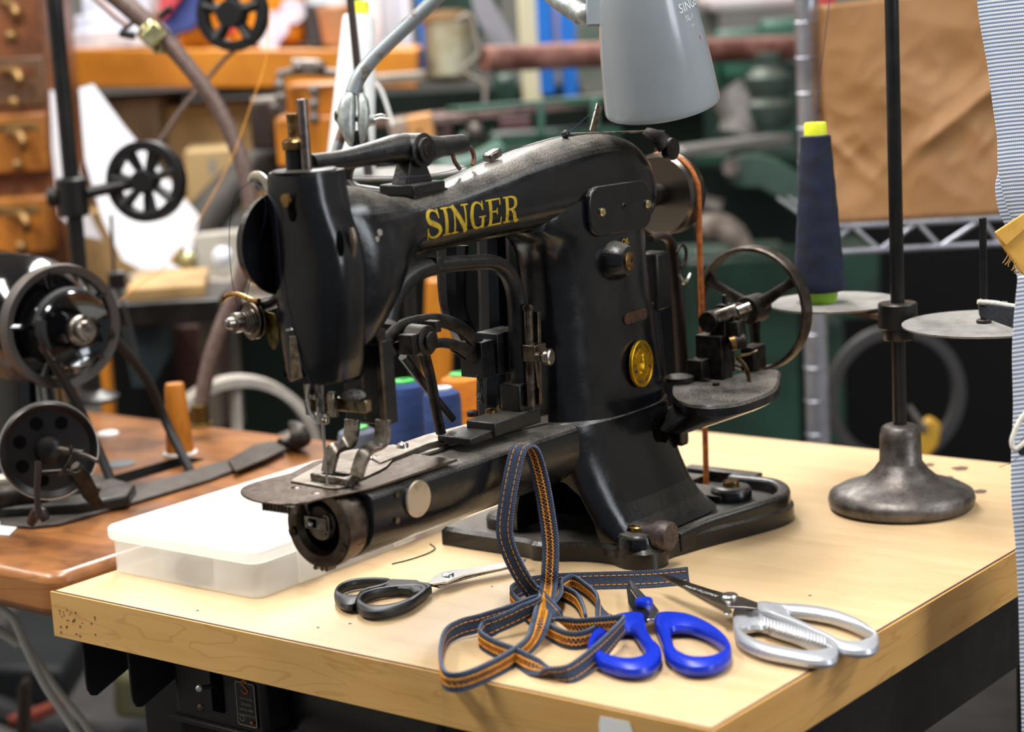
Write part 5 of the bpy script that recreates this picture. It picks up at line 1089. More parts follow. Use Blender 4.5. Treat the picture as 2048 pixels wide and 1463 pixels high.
# shade
bc=A(1325,212,1.50); tpc=A(1282,-60,1.46); axv=(tpc-bc).normalized()
Hs=(tpc-bc).length
g=G(); pr=[(.0428,0),(.0432,.001),(.0432,.004),(.0425,.012),(.0412,.030),(.0392,.050),(.0365,.070),(.0330,.090),(.028,.108),(.020,.122),(.012,.130)]
inner=[(r-.0012,h) for r,h in reversed(pr)]
g.ringlathe(pr+inner,bc,axv,72); shd=part('lamp_shade',g,lgrey,lp,ang=40)
part('lamp_neck',G().cyl(bc+axv*.128,bc+axv*.158,.012,.010,24),lsilver,lp)
part('bulb',G().lathe([(0,.045),(.012,.048),(.0185,.062),(.017,.078),(.011,.095),(.011,.125)],bc,axv,28),mat('unlit white bulb','d9d9d4',.3),lp)
g=G(); pr_=HR
def shpt(ang,h):
    t=ZZ if abs(axv.z)<.9 else V((1,0,0)); a=axv.cross(t).normalized(); b=axv.cross(a)
    rr=next(r0+(r1-r0)*(h-h0)/(h1-h0) for (r0,h0),(r1,h1) in zip(pr[3:],pr[4:]) if h0<=h<=h1)
    return bc+axv*h+(HR_*math.cos(ang)+FB_*math.sin(ang))*(rr+.0003)
HR_=(HR-axv*HR.dot(axv)).normalized(); FB_=(-HF+axv*HF.dot(axv)); FB_=(FB_-HR_*FB_.dot(HR_)).normalized()
lt_=mat('worn white lettering','dfe3e4',.6)
def shtext(txt,ang0,h,size,m,nm):
    g=text_g(txt,lambda u,v:shpt(ang0-u/.037,h+v),size,align='LEFT'); part(nm,g,m,shd)
shtext('SINGER',math.radians(54),.0765,.0095,lt_,'brand_lettering'); shtext('SL-1',math.radians(48),.0685,.0055,lt_,'model_lettering'); shtext('a v',math.radians(41),.0625,.003,lt_,'small_lettering')
part('red_mark',text_g('r',lambda u,v:shpt(math.radians(30)-u/.037,.052+v),.006),mat('red print','c8444c',.6),shd)
# arms
g=G(); arm_=[(705,187,1.60),(716,158,1.60),(735,130,1.60),(765,98,1.60),(880,-10,1.60),(960,-80,1.60)]
scr=mat('scratched grey tube','8b9194',.4,.3,c2='6b5544',s=45,lo=.55,hi=.62,bump=.3,bs=120)
pt(g,arm_,1.6,[15,15,15,14.5,14.5,14.5],5,18); part('lower_arm',g,scr,lp)
g=G(); pt(g,[(960,-80,1.60),(1020,-70,1.55),(1080,-30,1.52),(1120,0,1.50),(1165,30,1.49)],1.55,[14.5,16,18,20,21],4,18); g.sphere(A(1167,28,1.488),size(21,1.49),18)
part('upper_arm',g,lsilver,lp); part('arm_collar',G().bar(A(1188,-20,1.475),A(1190,52,1.475),.012,.006,up=FW),mat('grey collar','8f969b',.4),lp,.001)
# joint
jc=A(705,235,dL)
for L_ in (((702,182,8),(697,192,14),(694,215,19),(692,240,20),(696,262,15),(700,282,9),(702,292,4)),((722,186,6),(726,200,11),(728,225,13),(728,245,13),(726,262,10),(724,280,6),(723,288,3))):
    rings=[superring(A(px,py,dL),HR,HF,size(w,dL)*.97,.0085*min(1,w/14),2.6,24) for px,py,w in L_]
    part('joint_plate',G().loft(rings),lsilver,lp,ang=60)
part('joint_bolt',G().lathe([(.0045,0),(.0055,-.002),(.0052,-.004),(.003,-.0055),(0,-.0058)],A(683,232,dL),HR,20).cyl(A(683,232,dL),A(745,240,dL),.003,.003,12),mat('dark bolt','4a4643',.4,.8),lp)
g=G(); g.cyl(A(738,240,dL),A(750,240,dL),.0052,.004,18); pt(g,[(748,240),(762,236),(778,238)],dL-.004,[5,4,3.5],3,10,flat=.6); pt(g,[(750,232),(762,229),(772,232)],dL+.006,[4,3.5,3],3,10,flat=.6); part('wing_nut',g,lsilver,lp)
g=G(); pt(g,[(712,262),(713,275),(712,305),(712,330)],dL+.003,[9,11,9,9],3,14); part('ball_stud',g,mat('blackened rod','1b1a1a',.35,.5),lp)
g=G(); pt(g,[(690,250),(680,280),(668,320),(655,370)],dL+.02,10,3,12); part('support_rod',g,scr,lp)
q_=A(712,330,dL); g=G().tube([q_+V((0,0,.01)),q_+V((0,0,-.02)),V((q_.x+.005,.335,1.020)),V((q_.x+.005,.310,1.020))],.005,12,4); part('mount_bracket',g,black_metal,lp)
# ------------------------------------------------------------------ rear thread stand with white cone
dC=1.86
c=A(805,352,dC); c.z=A(790,350,dC).z
gs=thing('thread_stand','thin brown rod and grey tray behind the black sewing machine arm','stand',V((c.x,c.y,ZT)))
part('tray',G().lathe([(.058,0),(.0595,.0012),(.0595,.003),(0,.003)],c,ZZ,52),tray,gs)
rb=A(737,350,dC-.02); g=G().cyl(A(697,-40,dC-.05),A(737,350,dC-.02),.0036,.0042,12); part('rod',g,mat('dark brown rod','3a2e2b',.5,.3),gs)
part('post',G().cyl(V((c.x,c.y,ZT)),c,.006,.006,12),black_metal,gs)
cc=A(700,352,dC+.03); cc.z=c.z; 
t=thing('thread_cone','tall white thread cone with yellow tip behind the lamp joint','thread cone',cc)
hc_=(A(716,32,dC+.03)-cc).length
wm=mat('white wound thread','e9eae8',.7,0,c2='d5d7d6',s=20)
ctop=A(718,34,dC+.03); axc=(ctop-cc).normalized()
part('wound_thread',G().lathe([(.0225,.0),(.0235,.003),(.0155,hc_-.004),(.0145,hc_)],cc,axc,40),wm,t); part('cone_tip',G().lathe([(.0088,hc_-.004),(.0085,hc_+.013),(0,hc_+.0135)],cc,axc,24),mat('bright yellow plastic','dbe02a',.4),t)
g=G(); pt(g,[(745,160),(762,180),(775,215),(785,250)],2.1,3.5,4); solo('white_cable',g,cap,'short curved white cable behind the lamp joint','cable')
# ------------------------------------------------------------------ spools behind the arm
def spool(x,yt,yb,wpx,d,m,cm,label,grp=None):
    p=A(x,yb,d); z0=max(ZB,p.z); top=A(x,yt,d).z; base=V((p.x,p.y,ZT if p.y<TY else ZB))
    t=thing('thread_spool',label,'thread spool',base,grp); r=size(wpx/2,d); h=top-base.z
    part('wound_thread',G().lathe([(r*.8,0),(r,.006),(r,h-.010),(r*.93,h-.004),(r*.6,h-.001)],base,ZZ,36),m,t); part('spool_cap',G().lathe([(r*.55,h-.003),(r*.55,h+.001),(r*.2,h+.0015),(r*.2,h-.002)],base,ZZ,24),cm,t)
blu=mat('blue spool thread','1a2f60',.8,0,c2='233e74',s=40,stretch=(1,1,8)); ora=mat('orange spool thread','cf7a1c',.8,0,c2='b56612',s=40,stretch=(1,1,8))
grn=mat('green plastic cap','2fb345',.4)
spool(818,755,930,86,1.78,blu,grn,'blue thread spool with bright green cap behind the needle')
spool(892,770,930,76,1.74,blu,wp,'blue thread spool with white cap right of the green-capped one')
spool(930,742,900,82,1.86,ora,grn,'orange thread spool with green cap behind the blue spools')
spool(720,850,940,80,1.80,mat('grey thread','5a5f6e',.8),grn,'low grey blue thread spool behind the presser foot')
# ------------------------------------------------------------------ centre and right background
green=mat('dark green machine paint','193b2d',.45,0,c2='12291f',s=9,bump=.2,bs=60,dust=.25); green_l=mat('worn green paint','2a5a46',.5,0,c2='20453a',s=12,dust=.3); rust=mat('rusty pipe','9a6c62',.6,.3,c2='5c3327',s=14,bump=.3,bs=60,dust=.4,dcol='c0a8a2')  # rusty pipe: pinkish tone on top paints its highlight together with dust
bgbox('rear_dark_backdrop','very dark backdrop filling the space behind the green machines','cabinet',(640,330,2300,1500),4.2,.3,mat('near black backdrop','070707',.7,spec=.2))  # near-black backdrop added to darken everything behind the machines
for i,(x,m,l) in enumerate(((740,'e0e2ea','first pale corrugated sheet behind the white cone'),(768,'cfd3de','second pale sheet, right of the corrugated one'),(800,'dfe0ec','lilac white sheet beside the grey tank'))):
    bgbox('pale_sheet',l,'sheet',(x-14,-30,x+22,102),3.2+.02*i,.02,mat('pale sheet %s'%m,m,.6))
bgbox('metal_rail','grey metal rail below the orange case','rail',(700,150,850,170),2.78,.08,mat('grey bench rail','8a8073',.5),roll=-.02)
bgbox('blue_strip','narrow bright blue strip left of the grey tank','strip',(838,-20,858,160),3.1,.03,mat('bright blue','1769c0',.4))
tk=thing('metal_tank','stained grey metal tank with rusty top left of the rusty pipe','tank',A(900,160,2.9))
c0,c1=A(901,160,2.95),A(896,34,2.95); part('tank_body',G().cyl(c0,c1,.036,.035,28),mat('stained grey tank','9a9a86',.45,.3,c2='7a6a48',s=10,dust=.2),tk,.003)
part('tank_lid',G().cyl(A(895,48,2.95),A(894,28,2.95),.038,.038,28),mat('rusty lid','8b6d4a',.6,.3),tk)
g=G(); pt(g,[(915,40),(935,30),(948,48),(952,80),(958,105),(940,125),(925,140),(945,155),(968,168),(970,205)],2.85,5,4); part('tank_pipe',g,mat('grey bent pipe','7d766c',.5,.4),tk)
g=G(); gb(g,(840,-40,1000,70),3.3,.2); gb(g,(985,95,1010,215),3.3,.1); gb(g,(990,150,1036,230),3.2,.15); solo('green_machine',g,green,'dark green machine head behind the grey tank','machine',bevel=.01)
g=G(); g.prism([(938,-20),(975,-20),(1032,88),(985,92),(950,30)],lambda x,y:A(x,y,3.0),HF*.04); solo('grey_strap',g,mat('grey strap','77757c',.6),'grey angled strap hanging right of the grey tank','strap')
bgbox('cream_post','cream coloured post behind the rusty pipe','post',(1040,-30,1082,205),3.2,.05,mat('cream post','d9cfa8',.6))
bl_=mat('bright blue','1769c0',.4)
for i,r in enumerate(((1076,-30,1106,188),(1122,-30,1152,196))): bgbox('blue_post','bright blue post behind the rusty pipe, %s of the two'%('left' if i==0 else 'right'),'post',r,3.15,.05,bl_)
bgbox('lilac_board','pale lilac board between the two blue posts','board',(1104,-30,1124,100),3.18,.03,mat('lilac board','c4bddc',.6))
c0,c1=A(966,118,2.85),A(1660,92,3.15); solo('rusty_pipe',G().cyl(c0,c1,size(26,2.9),size(26,2.9),36),rust,'thick rusty steel pipe lying across behind the lamp shade','pipe',bevel=.002)
# green machine table with ribbed frame
gt=thing('green_machine','large green cast iron machine frame with pinkish worn rail behind the lamp','machine',A(1050,420,3.0))
g=G().bar(A(785,246,2.8),A(1300,188,3.1),.10,.012); part('top_rail',g,mat('pinkish worn rail','8d7570',.5,.3,c2='5c4a46',s=20),gt,.002)
g=G()
def fr_(g,L,w,th): 
    for (a,b) in L: g.bar(A(*a),A(*b),th,size(w,2.9),up=ZZ)
fr_(g,[((905,222,2.85),(1230,196,3.0)),((905,300,2.85),(1230,262,3.0))],16,.04)
for x in (912,975,1082,1190):
    g.bar(A(x,222-(x-905)*.08,2.9),A(x,298-(x-905)*.115,2.9),.04,size(16,2.9),up=HR)
part('window_frame',g,green_l,gt,.003)
g=G(); gb(g,(905,262,1240,300),3.05,.05); gb(g,(850,300,1240,345),2.95,.08); part('lower_beam',g,green,gt,.006)
g=G(); gb(g,(1000,238,1060,262),3.1,.03); part('pink_drawer',g,mat('dusky pink box','6a4a4c',.6),gt)
g=G().sphere(A(950,262,2.8),.013,14).cyl(A(955,262,2.8),A(975,290,2.85),.006,.006,12); part('valve_knob',g,MATS['dull grey hardware'],gt)
g=G().tube([A(x,y,2.75) for x,y in ((840,330),(900,345),(960,330),(1010,300))],.02,12,3); part('casting',g,green_l,gt)
wbk=thing('wood_block','pale wooden block with a drilled hole behind the lifting lever','block',A(840,285,2.7)); g=G(); gb(g,(815,232,866,290),2.7,.06,roll=-.12); part('block_body',g,pine,wbk,.002); part('drilled_hole',G().cyl(A(818+20,262,2.699),A(838,262,2.697),.0028,.0028,12),dark_hole,wbk)
bgbox('wood_block','greyish end block left of the drilled pale block','block',(780,240,815,300),2.72,.06,mat('grey wood','a89a8c',.6),roll=-.12)
bgbox('brown_steel_block','brown steel block between the pale wooden block and the green frame','block',(866,236,904,300),2.8,.08,mat('brown steel','3e2a28',.6))
bgbox('wood_offcut','leaning orange brown wood offcut seen through the arched frame','offcut',(848,560,905,790),2.5,.04,orange_wood,roll=.10)
# right-hand green machinery
gm=thing('green_machine','large dark green machine with round arm behind the machine belt wheel','machine',A(1500,700,3.0))
g=G(); gb(g,(1385,300,1600,330),3.0,.12); gb(g,(1380,500,1680,512),2.95,.05); gb(g,(1380,515,1600,900),3.1,.2); gb(g,(1655,500,1760,640),3.2,.2); gb(g,(1648,640,1690,900),3.1,.1); part('machine_body',g,green,gm,.006)
g=G(); g.prism([(1455,318),(1480,308),(1520,310),(1560,322),(1600,345),(1640,400),(1655,470),(1620,450),(1590,430),(1560,400),(1520,378),(1480,378),(1455,365)],lambda x,y:A(x,y,2.85),HF*.05); part('curved_arm',g,green,gm,.004)
part('arm_bolt',G().cyl(A(1462,335,2.84),A(1462,335,2.80),.014,.012,20),MATS['dull grey hardware'],gm); part('cross_shaft',G().cyl(A(1385,400,2.9),A(1440,420,2.9),.012,.016,16),MATS['dull grey hardware'],gm); part('lever_rod',G().cyl(A(1400,380,2.9),A(1400,470,2.95),.006,.006,10),MATS['dull grey hardware'],gm)
bgbox('dark_backdrop','dark green black backdrop added behind the rusty pipe and green frames','board',(700,165,1720,520),3.75,.05,mat('green black backdrop','0c1712',.7,spec=.2))  # dark backdrop added to darken the wall behind pipe and frames
bgbox('grey_green_board','mid grey green board behind the lamp shade','board',(1160,30,1440,180),3.6,.05,mat('grey green board','4c5a50',.6,0,c2='7c7a70',s=5))
g=G().bar(A(1340,305,2.8),A(1560,275,2.95),.05,.012); part('steel_blade',g,mat('grey machined rail','8e8a86',.35,.7),gm,.002)
g=G(); pt(g,[(1400,460),(1430,450),(1470,470),(1490,500)],2.9,[24,30,26,18],3); part('pale_casting',g,mat('greyish pale casting','8b7f74',.6,.2,c2='5d4f47',s=30),gm)
g=G().lathe([(.03,0),(.04,.02),(.04,.035),(.028,.045),(.034,.06),(.034,.075),(.02,.09),(.02,.11)],A(1540,255,3.0),ZZ,28); part('stacked_pulleys',g,mat('dark green grey pulleys','2c3a33',.5,.2,dust=.5),gm,ang=30)
g=G(); gb(g,(1440,60,1530,160),3.2,.1); gb(g,(1530,40,1610,120),3.3,.1); gb(g,(1395,110,1440,210),3.2,.08); part('green_box',g,green_l,gm,.01)
g=G().tube([A(1450,180,3.0),A(1480,230,3.0),A(1475,270,3.0)],.03,14,3); part('grey_boot',g,mat('grey rubber boot','7b7671',.6,0,c2='4d4644',s=20),gm)
g=G(); gb(g,(1420,130,1600,330),3.4,.1); gb(g,(1600,200,1700,330),3.5,.1); part('back_plate',g,green,gm)
bgbox('white_bundle','bright white and pinkish cloth bundle at the top right behind the machines','bundle',(1415,-40,1610,22),3.4,.2,mat('pinkish white cloth','f0e6e6',.7,0,c2='d9b9bb',s=14),bevel=.02)
bgbox('red_box','small red box at the top beside the silver shelf post','box',(1640,-10,1672,28),3.3,.1,mat('red box','a8302e',.5))
# dark wheel and yellow lever
t=thing('steel_hoop','large dark blurred wheel ring behind the thread stand','wheel',A(1790,830,2.6))
part('ring',G().ringlathe([(.078,-.008),(.092,-.008),(.092,.008),(.078,.008)],A(1790,790,2.6),(-HF+HR*.1),56),mat('dark grey ring','3d3a39',.5,.3),t)
g=G(); g.prism([(1838,905),(1845,850),(1862,835),(1884,848),(1878,890),(1850,925)],lambda x,y:A(x,y,2.4),HF*.02); solo('yellow_handle',g,mat('dull yellow plastic','b98a12',.5),'dull yellow handle behind the thread stand base','handle',bevel=.004)
g=G(); pt(g,[(1818,812),(1835,840),(1850,862)],2.4,[6,8,10],3); solo('grey_hook',g,MATS['dull grey hardware'],'small grey hook above the yellow handle','hook')
# ------------------------------------------------------------------ wire shelf rack with paper bag
ws=thing('wire_rack','chrome wire shelf rack with grooved silver post holding the brown paper bag','rack',A(1640,900,2.25))
pz=A(1625,300,2.2); chm=mat('satin chrome','b9bac2',.3,.85,c2='9b9ca6',s=20)
z0,z1=0.02,A(1620,-60,2.2).z
px0=A(1618,200,2.2); g=G(); prof=[(.0135,0)]
prof=[(.0133,0)]; k=1
while z0+.0381*k<z1: h=.0381*k; prof+=[(.0133,h-.0012),(.0143,h-.0004),(.0143,h+.0004),(.0133,h+.0012)]; k+=1
prof.append((.0133,z1-z0)); part('post',G().lathe(prof,(px0.x,px0.y,z0),ZZ,28),chm,ws,ang=25)
part('brown_tube',G().cyl((px0.x+HR.x*.018,px0.y+HR.y*.018,.3),(px0.x+HR.x*.018,px0.y+HR.y*.018,z1),.0075,.0075,16),mat('brown reflection sleeve','6e5148',.4,.4),ws) if 0 else None
a0,a1=A(1640,455,2.15),A(2160,468,2.15); b0_,b1_=A(1640,506,2.15),A(2120,516,2.15)
a1.z=a0.z; b1_.z=b0_.z
g=G().cyl(a0,a1,.0034,.0034,12).cyl(b0_,b1_,.0034,.0034,12); part('shelf_rail',g,chm,ws)
g=G(); nz_=4
pts=[]
for i in range(nz_*2+1):
    t_=i/(nz_*2); pts.append((a0.lerp(a1,t_) if i%2 else b0_.lerp(b1_,t_)))
for p,q_ in zip(pts,pts[1:]): g.cyl(p,q_,.0026,.0026,10)
part('truss_wire',g,chm,ws)
g=G()
for i in range(22):
    p=a0.lerp(a1,i/21); g.cyl(p,p+HF*.32,.0018,.0018,8)
part('deck_wires',g,chm,ws)
# kraft bag
kr=mat('brown kraft paper','8e6438',.6,0,c2='835b31',s=7,bump=.1,bs=60); bd_=2.16
kb=thing('paper_bag','large brown kraft paper shopping bag standing on the chrome wire rack','bag',A(1840,452,bd_)+HF*.07)
zb=a0.z+.004; random.seed(4)
def bagpt(u,v,s_):   # u across 0..1, v up 0..1, s_ 0 front 1 back
    x0=1674+(-12)*math.sin(v*3)+ (-8 if v>.5 else 0)*v; x1=2022+10*math.sin(v*2)
    p=A(x0+(x1-x0)*u,452,bd_); p.z=zb+v*(.228+.012*u)
    from mathutils import noise as nz3
    a_=nz3.noise(V((u*3.1,v*3.7,1.3))); b_=nz3.noise(V((u*6.3+4,v*7.1-u*3,2.1)))
    cr_=.009*abs(a_)+.005*abs(b_)+.005*math.sin(u*7+v*3)
    cr_-=.008*max(0,1-abs(v-.36-(u-.55)*.55)/.09)**1.5*(1 if u>.55 else max(0,1-(.55-u)*8)); cr_-=.006*max(0,1-abs(v-.30+(u-.1)*.9)/.06)*max(0,1-u*3)
    return p+HF*(.13*s_+cr_*(1-s_)*(.35+.65*math.sin(math.pi*min(1,v*1.2)))+.02*v*(1-2*s_))
g=G(); nu,nv=80,70
def sheet(g,fn,nu,nv,mi=0): g.add([fn(i/nu,j/nv) for j in range(nv+1) for i in range(nu+1)],[(j*(nu+1)+i,j*(nu+1)+i+1,(j+1)*(nu+1)+i+1,(j+1)*(nu+1)+i) for j in range(nv) for i in range(nu)],mi)
sheet(g,lambda u,v:bagpt(u,v,0),nu,nv); sheet(g,lambda u,v:bagpt(u,v,1),nu,nv)
def gus(e):
    def f(s_,v):
        p=bagpt(e,v,0).lerp(bagpt(e,v,1),s_); return p+HR*(.5-abs(s_-.5))*.05*(1 if e==0 else -1)*v*(1.0)
    return f
sheet(g,gus(0),8,nv); sheet(g,gus(1),8,nv); sheet(g,lambda u,s_:bagpt(u,0,s_),nu,4)
ob=part('bag_body',g,kr,kb,ang=25); so=ob.modifiers.new('s','SOLIDIFY'); so.thickness=.0008
for dd in (.0,.12):
    g=G(); pt(g,[(1745,20,bd_+dd),(1758,-10,bd_+dd),(1800,-60,bd_+dd),(1900,-60,bd_+dd),(1930,10,bd_+dd)],bd_,4.5,4); part('handle',g,kr,kb)
# ------------------------------------------------------------------ striped garment at the right
def striped(name,c1,c2,n1):
    m=bpy.data.materials.new(name); m.use_nodes=True; N=m.node_tree.nodes; L=m.node_tree.links; b=N['Principled BSDF']; b.inputs['Roughness'].default_value=.9
    u=N.new('ShaderNodeUVMap'); s=N.new('ShaderNodeSeparateXYZ'); L.new(u.outputs[0],s.inputs[0])
    def wave(o,f,lo,hi):
        a=N.new('ShaderNodeMath'); a.operation='MULTIPLY'; a.inputs[1].default_value=f; L.new(s.outputs[o],a.inputs[0]); c=N.new('ShaderNodeMath'); c.operation='SINE'; L.new(a.outputs[0],c.inputs[0]); r=N.new('ShaderNodeMapRange'); r.inputs['From Min'].default_value=lo; r.inputs['From Max'].default_value=hi; L.new(c.outputs[0],r.inputs['Value']); return r.outputs[0]
    w1=wave(1,n1,-.3,.3); w2=wave(0,n1*2.2,-3.4,1.0)
    x=N.new('ShaderNodeMath'); x.operation='MULTIPLY'; L.new(w1,x.inputs[0]); L.new(w2,x.inputs[1])
    y=N.new('ShaderNodeMath'); y.operation='ADD'; y.use_clamp=True; L.new(x.outputs[0],y.inputs[0]); y.inputs[1].default_value=.0
    w2=N.new('ShaderNodeMapRange').outputs[0] if 0 else w2
    mx=N.new('ShaderNodeMix'); mx.data_type='RGBA'; L.new(y.outputs[0],mx.inputs[0]); mx.inputs[6].default_value=lin(c1); mx.inputs[7].default_value=lin(c2); L.new(mx.outputs[2],b.inputs['Base Color']); return m
sm_=striped('blue white hickory stripe','6c7b95','e4e4e4',2200)
gd=1.30
gt_=thing('hanging_garment','blue and white striped work garment hanging at the right edge of the table','garment',A(2060,800,gd))
def garment(name,edge,d0,m,parent,w=.16,y0=None):
    # edge: list of px (x,y) of left border, top to bottom; cloth continues to the right
    P_,_=spline([V((x,y,0)) for x,y in edge],8); n=len(P_); nu=20; g=G(); vs=[]
    for j,p in enumerate(P_):
        for i in range(nu+1):
            u=i/nu; fold=.010*math.sin(u*11+j*.05)+.004*math.sin(u*29+j*.1)
            q=A(p.x,p.y,d0)+HR*(w*u)+HF*(.018*(1-math.cos(min(1,u*5)*math.pi/2))*-1+fold*min(1,u*6)*.6+.02)
            vs.append(q)
    g.add(vs,[(j*(nu+1)+i,j*(nu+1)+i+1,(j+1)*(nu+1)+i+1,(j+1)*(nu+1)+i) for j in range(n-1) for i in range(nu)])
    o=part(name,g,m,parent,ang=80,flip=False); me=o.data; uvl=me.uv_layers.new(name='UVMap'); L_=[0]
    for a,b in zip(P_,P_[1:]): L_.append(L_[-1]+(b-a).length/F_*d0)
    for pl_ in me.polygons:
        for li in pl_.loop_indices:
            j,i=divmod(me.loops[li].vertex_index,nu+1); uvl.data[li].uv=(i/nu*w,L_[j]+.25*abs(i/nu)*w*.3)
    s=o.modifiers.new('s','SOLIDIFY'); s.thickness=.0012; return o
garment('upper_cloth',[(1962,-60),(1972,40),(1988,130),(2000,220),(2008,280),(2010,340),(2022,400),(2040,450),(2060,500)],gd+.12,sm_,gt_)
garment('cloth_fold',[(2012,340),(2004,380),(2012,430),(2034,480),(2044,540),(2052,580)],gd+.15,sm_,gt_,.12)
garment('lower_cloth',[(2052,560),(2044,640),(2040,720),(2042,830),(2038,920),(2038,1010),(2046,1100),(2052,1200),(2056,1350),(2060,1500)],gd,sm_,gt_)
g=G(); g.prism([(1990,465),(2060,420),(2060,560),(2042,545),(2010,500)],lambda x,y:A(x,y,gd+.10),HF*.004); part('leather_patch',g,mat('mustard leather','c9973c',.7,0,c2='b5822c',s=40),gt_,.001)
g=G(); g.prism([(1990,465),(2062,418),(2062,448),(2012,492)],lambda x,y:A(x,y,gd+.097),HF*.002); part('patch_fold',g,MATS['mustard leather'],gt_,.0005)
g=G()
for i in range(9):
    x=2018+i*4; pt(g,[(x,506+i*4),(x-5+random.uniform(-4,4),518+i*4),(x-8+random.uniform(-6,6),526+i*3.5)],gd+.10,.9,3,5)
part('loose_threads',g,mat('ochre threads','b58a45',.9),gt_)
wb2=thing('waistband_strip','black denim strip with frayed white edge over the right grey tray','denim strip',A(2010,640,1.33))
g=G(); g.prism([(1957,606),(2080,620),(2080,668),(2030,658),(1960,632)],lambda x,y:A(x,y,1.36-.0002*(x-1957)),HF*.003)
blkden=mat('black denim','17181c',.9,0,c2='2a2c33',s=700); part('strip',g,blkden,wb2,.0006)
frz=mat('cream frayed fibre','e6e0d2',.95,0,c2='cfc8b8',s=600,bump=1,bs=1500)
g=G(); pt(g,[(1955,603),(1985,606),(2020,612),(2050,616),(2085,618)],1.358,[4.5,6,6,6,6],8,10)
for i in range(60):
    x=1956+random.random()*120; y=604+(x-1956)*.12; pt(g,[(x,y),(x+random.uniform(-3,3),y-random.uniform(4,9))],1.357,.7,1,4)
part('frayed_edge',g,frz,wb2)
ft=thing('denim_loop','folded black denim loop with white frayed border at the right image edge','denim strip',A(2040,860,1.28))
g=G(); pt(g,[(2062,815),(2040,840),(2026,872),(2024,888),(2030,898),(2045,888),(2065,868)],1.285,[5,5,5,5,5,5,5],5,10); part('frayed_edge',g,frz,ft)
g=G(); g.prism([(2034,895),(2070,850),(2070,912),(2040,910)],lambda x,y:A(x,y,1.288),HF*.003); part('strip',g,blkden,ft)
g=G(); pt(g,[(2036,915),(2020,925),(1998,934)],1.285,.8,3,5); part('loose_thread',g,th,ft)
# ------------------------------------------------------------------ under the table
sb_=thing('motor_switch','black motor switch box with metal toggle and printed plate under the table front','switch',V((.075,.36,ZT-TH)))
fx=.035
def fy(x,y): return on(x,y,X=fx)
p0,p1=fy(348,1290),fy(525,1440)
g=G(); yl,yr=fy(350,1400).y,fy(528,1400).y; zb_=fy(400,1445).z
g.box(((fx+.10+fx)/2,(yl+yr)/2-.0,(ZT-TH+zb_)/2),(.10,yl-yr,ZT-TH-zb_)); bx_=part('box_body',g,mat('black crinkle enamel','0d0d0f',.4,.1,bump=.4,bs=900),sb_,.004)
g=G().box((fx+.05,(yl+yr)/2,zb_+.001),(.108,yl-yr+.006,.004)); part('box_flange',g,black_metal,sb_,.001)
q_=fy(435,1375); part('switch_slot',G().box((fx-.0005,q_.y,q_.z),(.002,.011,.036)),dark_hole,bx_)
t0=fy(436,1370); t1=on(399,1375,X=fx-.022); part('toggle_lever',G().cyl(t0,t1,.0014,.0018,14).sphere(t1,.0030,16),chrome,sb_)
q_=fy(401,1414); part('screw_head',G().sphere(q_,.0034,16,sc=(.5,1,1)),steel_d,bx_)
pl0,pl1=fy(470,1352),fy(518,1452); cy=(pl0.y+pl1.y)/2; zc_=(pl0.z+pl1.z)/2-.002; hw2,hh=abs(pl0.y-pl1.y)/2,abs(pl0.z-pl1.z)/2
gl2=mat('plate silver print','a89f8c',.5,.4)
part('name_plate',G().prism(rrect(-hw2,-hh,hw2,hh,.002,4),lambda u,v:V((fx-.0002,cy-u,zc_+v)),(-.0008,0,0)),mat('black plate','0a0a0a',.3),bx_)
g=G().prism(rrect(-hw2+.0006,-hh+.0006,hw2-.0006,hh-.0006,.0018,4),lambda u,v:V((fx-.0011,cy-u,zc_+v)),(-.0002,0,0),holes=[rrect(-hw2+.0012,-hh+.0012,hw2-.0012,hh-.0012,.0014,4)])
for i,tx in enumerate(('110 V.P. 170 U.S.C.','220 VOLTS','PART NO. 787887','THE SINGER MFG. CO.')): text_g(tx,lambda u,v,i=i:V((fx-.0012,cy-u*.82,zc_+.004-i*.0042+v)),.00215 if i!=1 else .0027,g=g)
g.ringlathe([(.0019,0),(.0023,0),(.0023,.0002),(.0019,.0002)],V((fx-.0011,cy+.005,zc_-hh+.006)),-XX,20)
part('plate_printing',g,gl2,bx_)
g=G().tube([V((fx-.0012,cy+.0+a,zc_+.0125+b)) for a,b in ((-.003,.004),(.0,.0058),(.003,.0035),(0,.001),(-.003,-.002),(0,-.0042),(.003,-.002))],.0009,8,4); part('plate_emblem',g,mat('copper red print','9a5a3c',.5,.3),bx_)
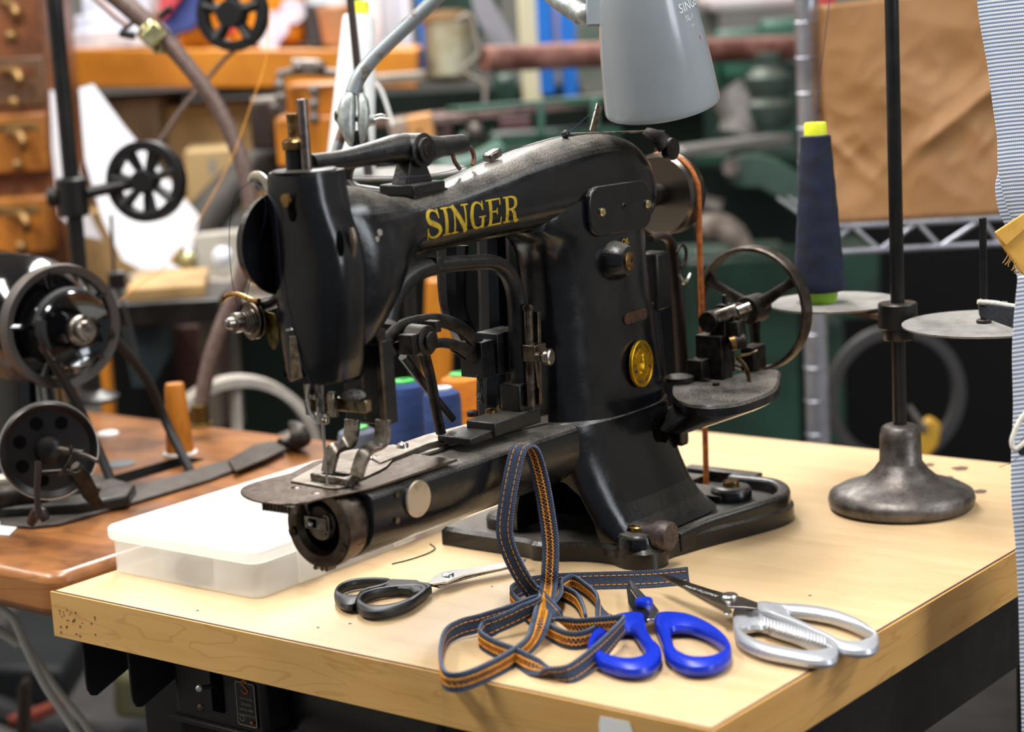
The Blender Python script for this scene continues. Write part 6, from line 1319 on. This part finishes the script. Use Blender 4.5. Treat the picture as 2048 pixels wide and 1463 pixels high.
part('copper_rivet',G().sphere(fy(507,1444)+V((-.0014,0,0)),.0016,12),mat('copper rivet','b06a3c',.35,.8),bx_)
g=G(); g.cyl((.10,yr-.0,.675),(.10,yr-.14,.665),.042,.040,32); solo('motor',g,black_metal,'dark round motor body hanging under the table beside the switch box','motor',bevel=.004)
# white cables bottom left
cw=mat('grey white cable','e2e2d8',.5)
for L_,r,l in (([(-30,1195),(0,1215),(25,1235),(40,1265),(60,1310),(90,1370),(130,1430),(170,1490)],8.5,'thicker white cable drooping below the brown bench corner'),([(-30,1245),(10,1270),(50,1290),(80,1330),(120,1385),(165,1440),(195,1490)],7.5,'thinner greyish cable behind the thick white cable')):
    g=G(); pt(g,L_,1.75 if r>8 else 1.80,r,5,12); solo('power_cable',g,cw,l,'cable')
g=G()
for k in range(9): p=A(-4+k*5,1258+k*3.3,1.79); g.lathe([(.0045,-.001),(.0048,0),(.0045,.001)],p,A(50,1290,1.79)-A(0,1255,1.79),14)
solo('cable_gland',g,cw,'ribbed white strain relief sleeve on the thinner cable, lower left corner','cable sleeve')
lw=[('beige_machine_cover','beige metal cover on the floor behind the hanging brackets','cover',(225,1350,430,1445),2.2,.2,mat('beige metal cover','8d8a68',.5),.08),('dark_crate','dark crate on the floor under the brown bench','crate',(-60,1330,130,1420),2.6,.3,mat('dark blue black crate','14181c',.6),.1),
    ('treadle_rail','grey brown treadle rail under the bench','rail',(32,1365,52,1500),2.1,.03,mat('grey brown steel','5a4c44',.5,.4),.12)]
for nm,l,c_,r,d_,th2,m,ro in lw: bgbox(nm,l,c_,r,d_,th2,m,roll=ro,bevel=.01)
g=G(); pt(g,[(20,1440),(80,1425),(130,1400)],2.5,[10,14,10],3); solo('red_cloth_scrap',g,mat('red scrap','9c4a38',.8),'red cloth scrap on the floor under the brown bench','scrap')
g=G(); pt(g,[(-20,1410),(60,1440),(200,1470),(420,1440),(600,1480)],2.6,[26,30,26,30,26],4); solo('dark_cloth_heap',g,mat('dark slate cloth','23272d',.9,0,c2='5b5452',s=8),'dark slate coloured cloth heap on the floor below the tables','cloth')
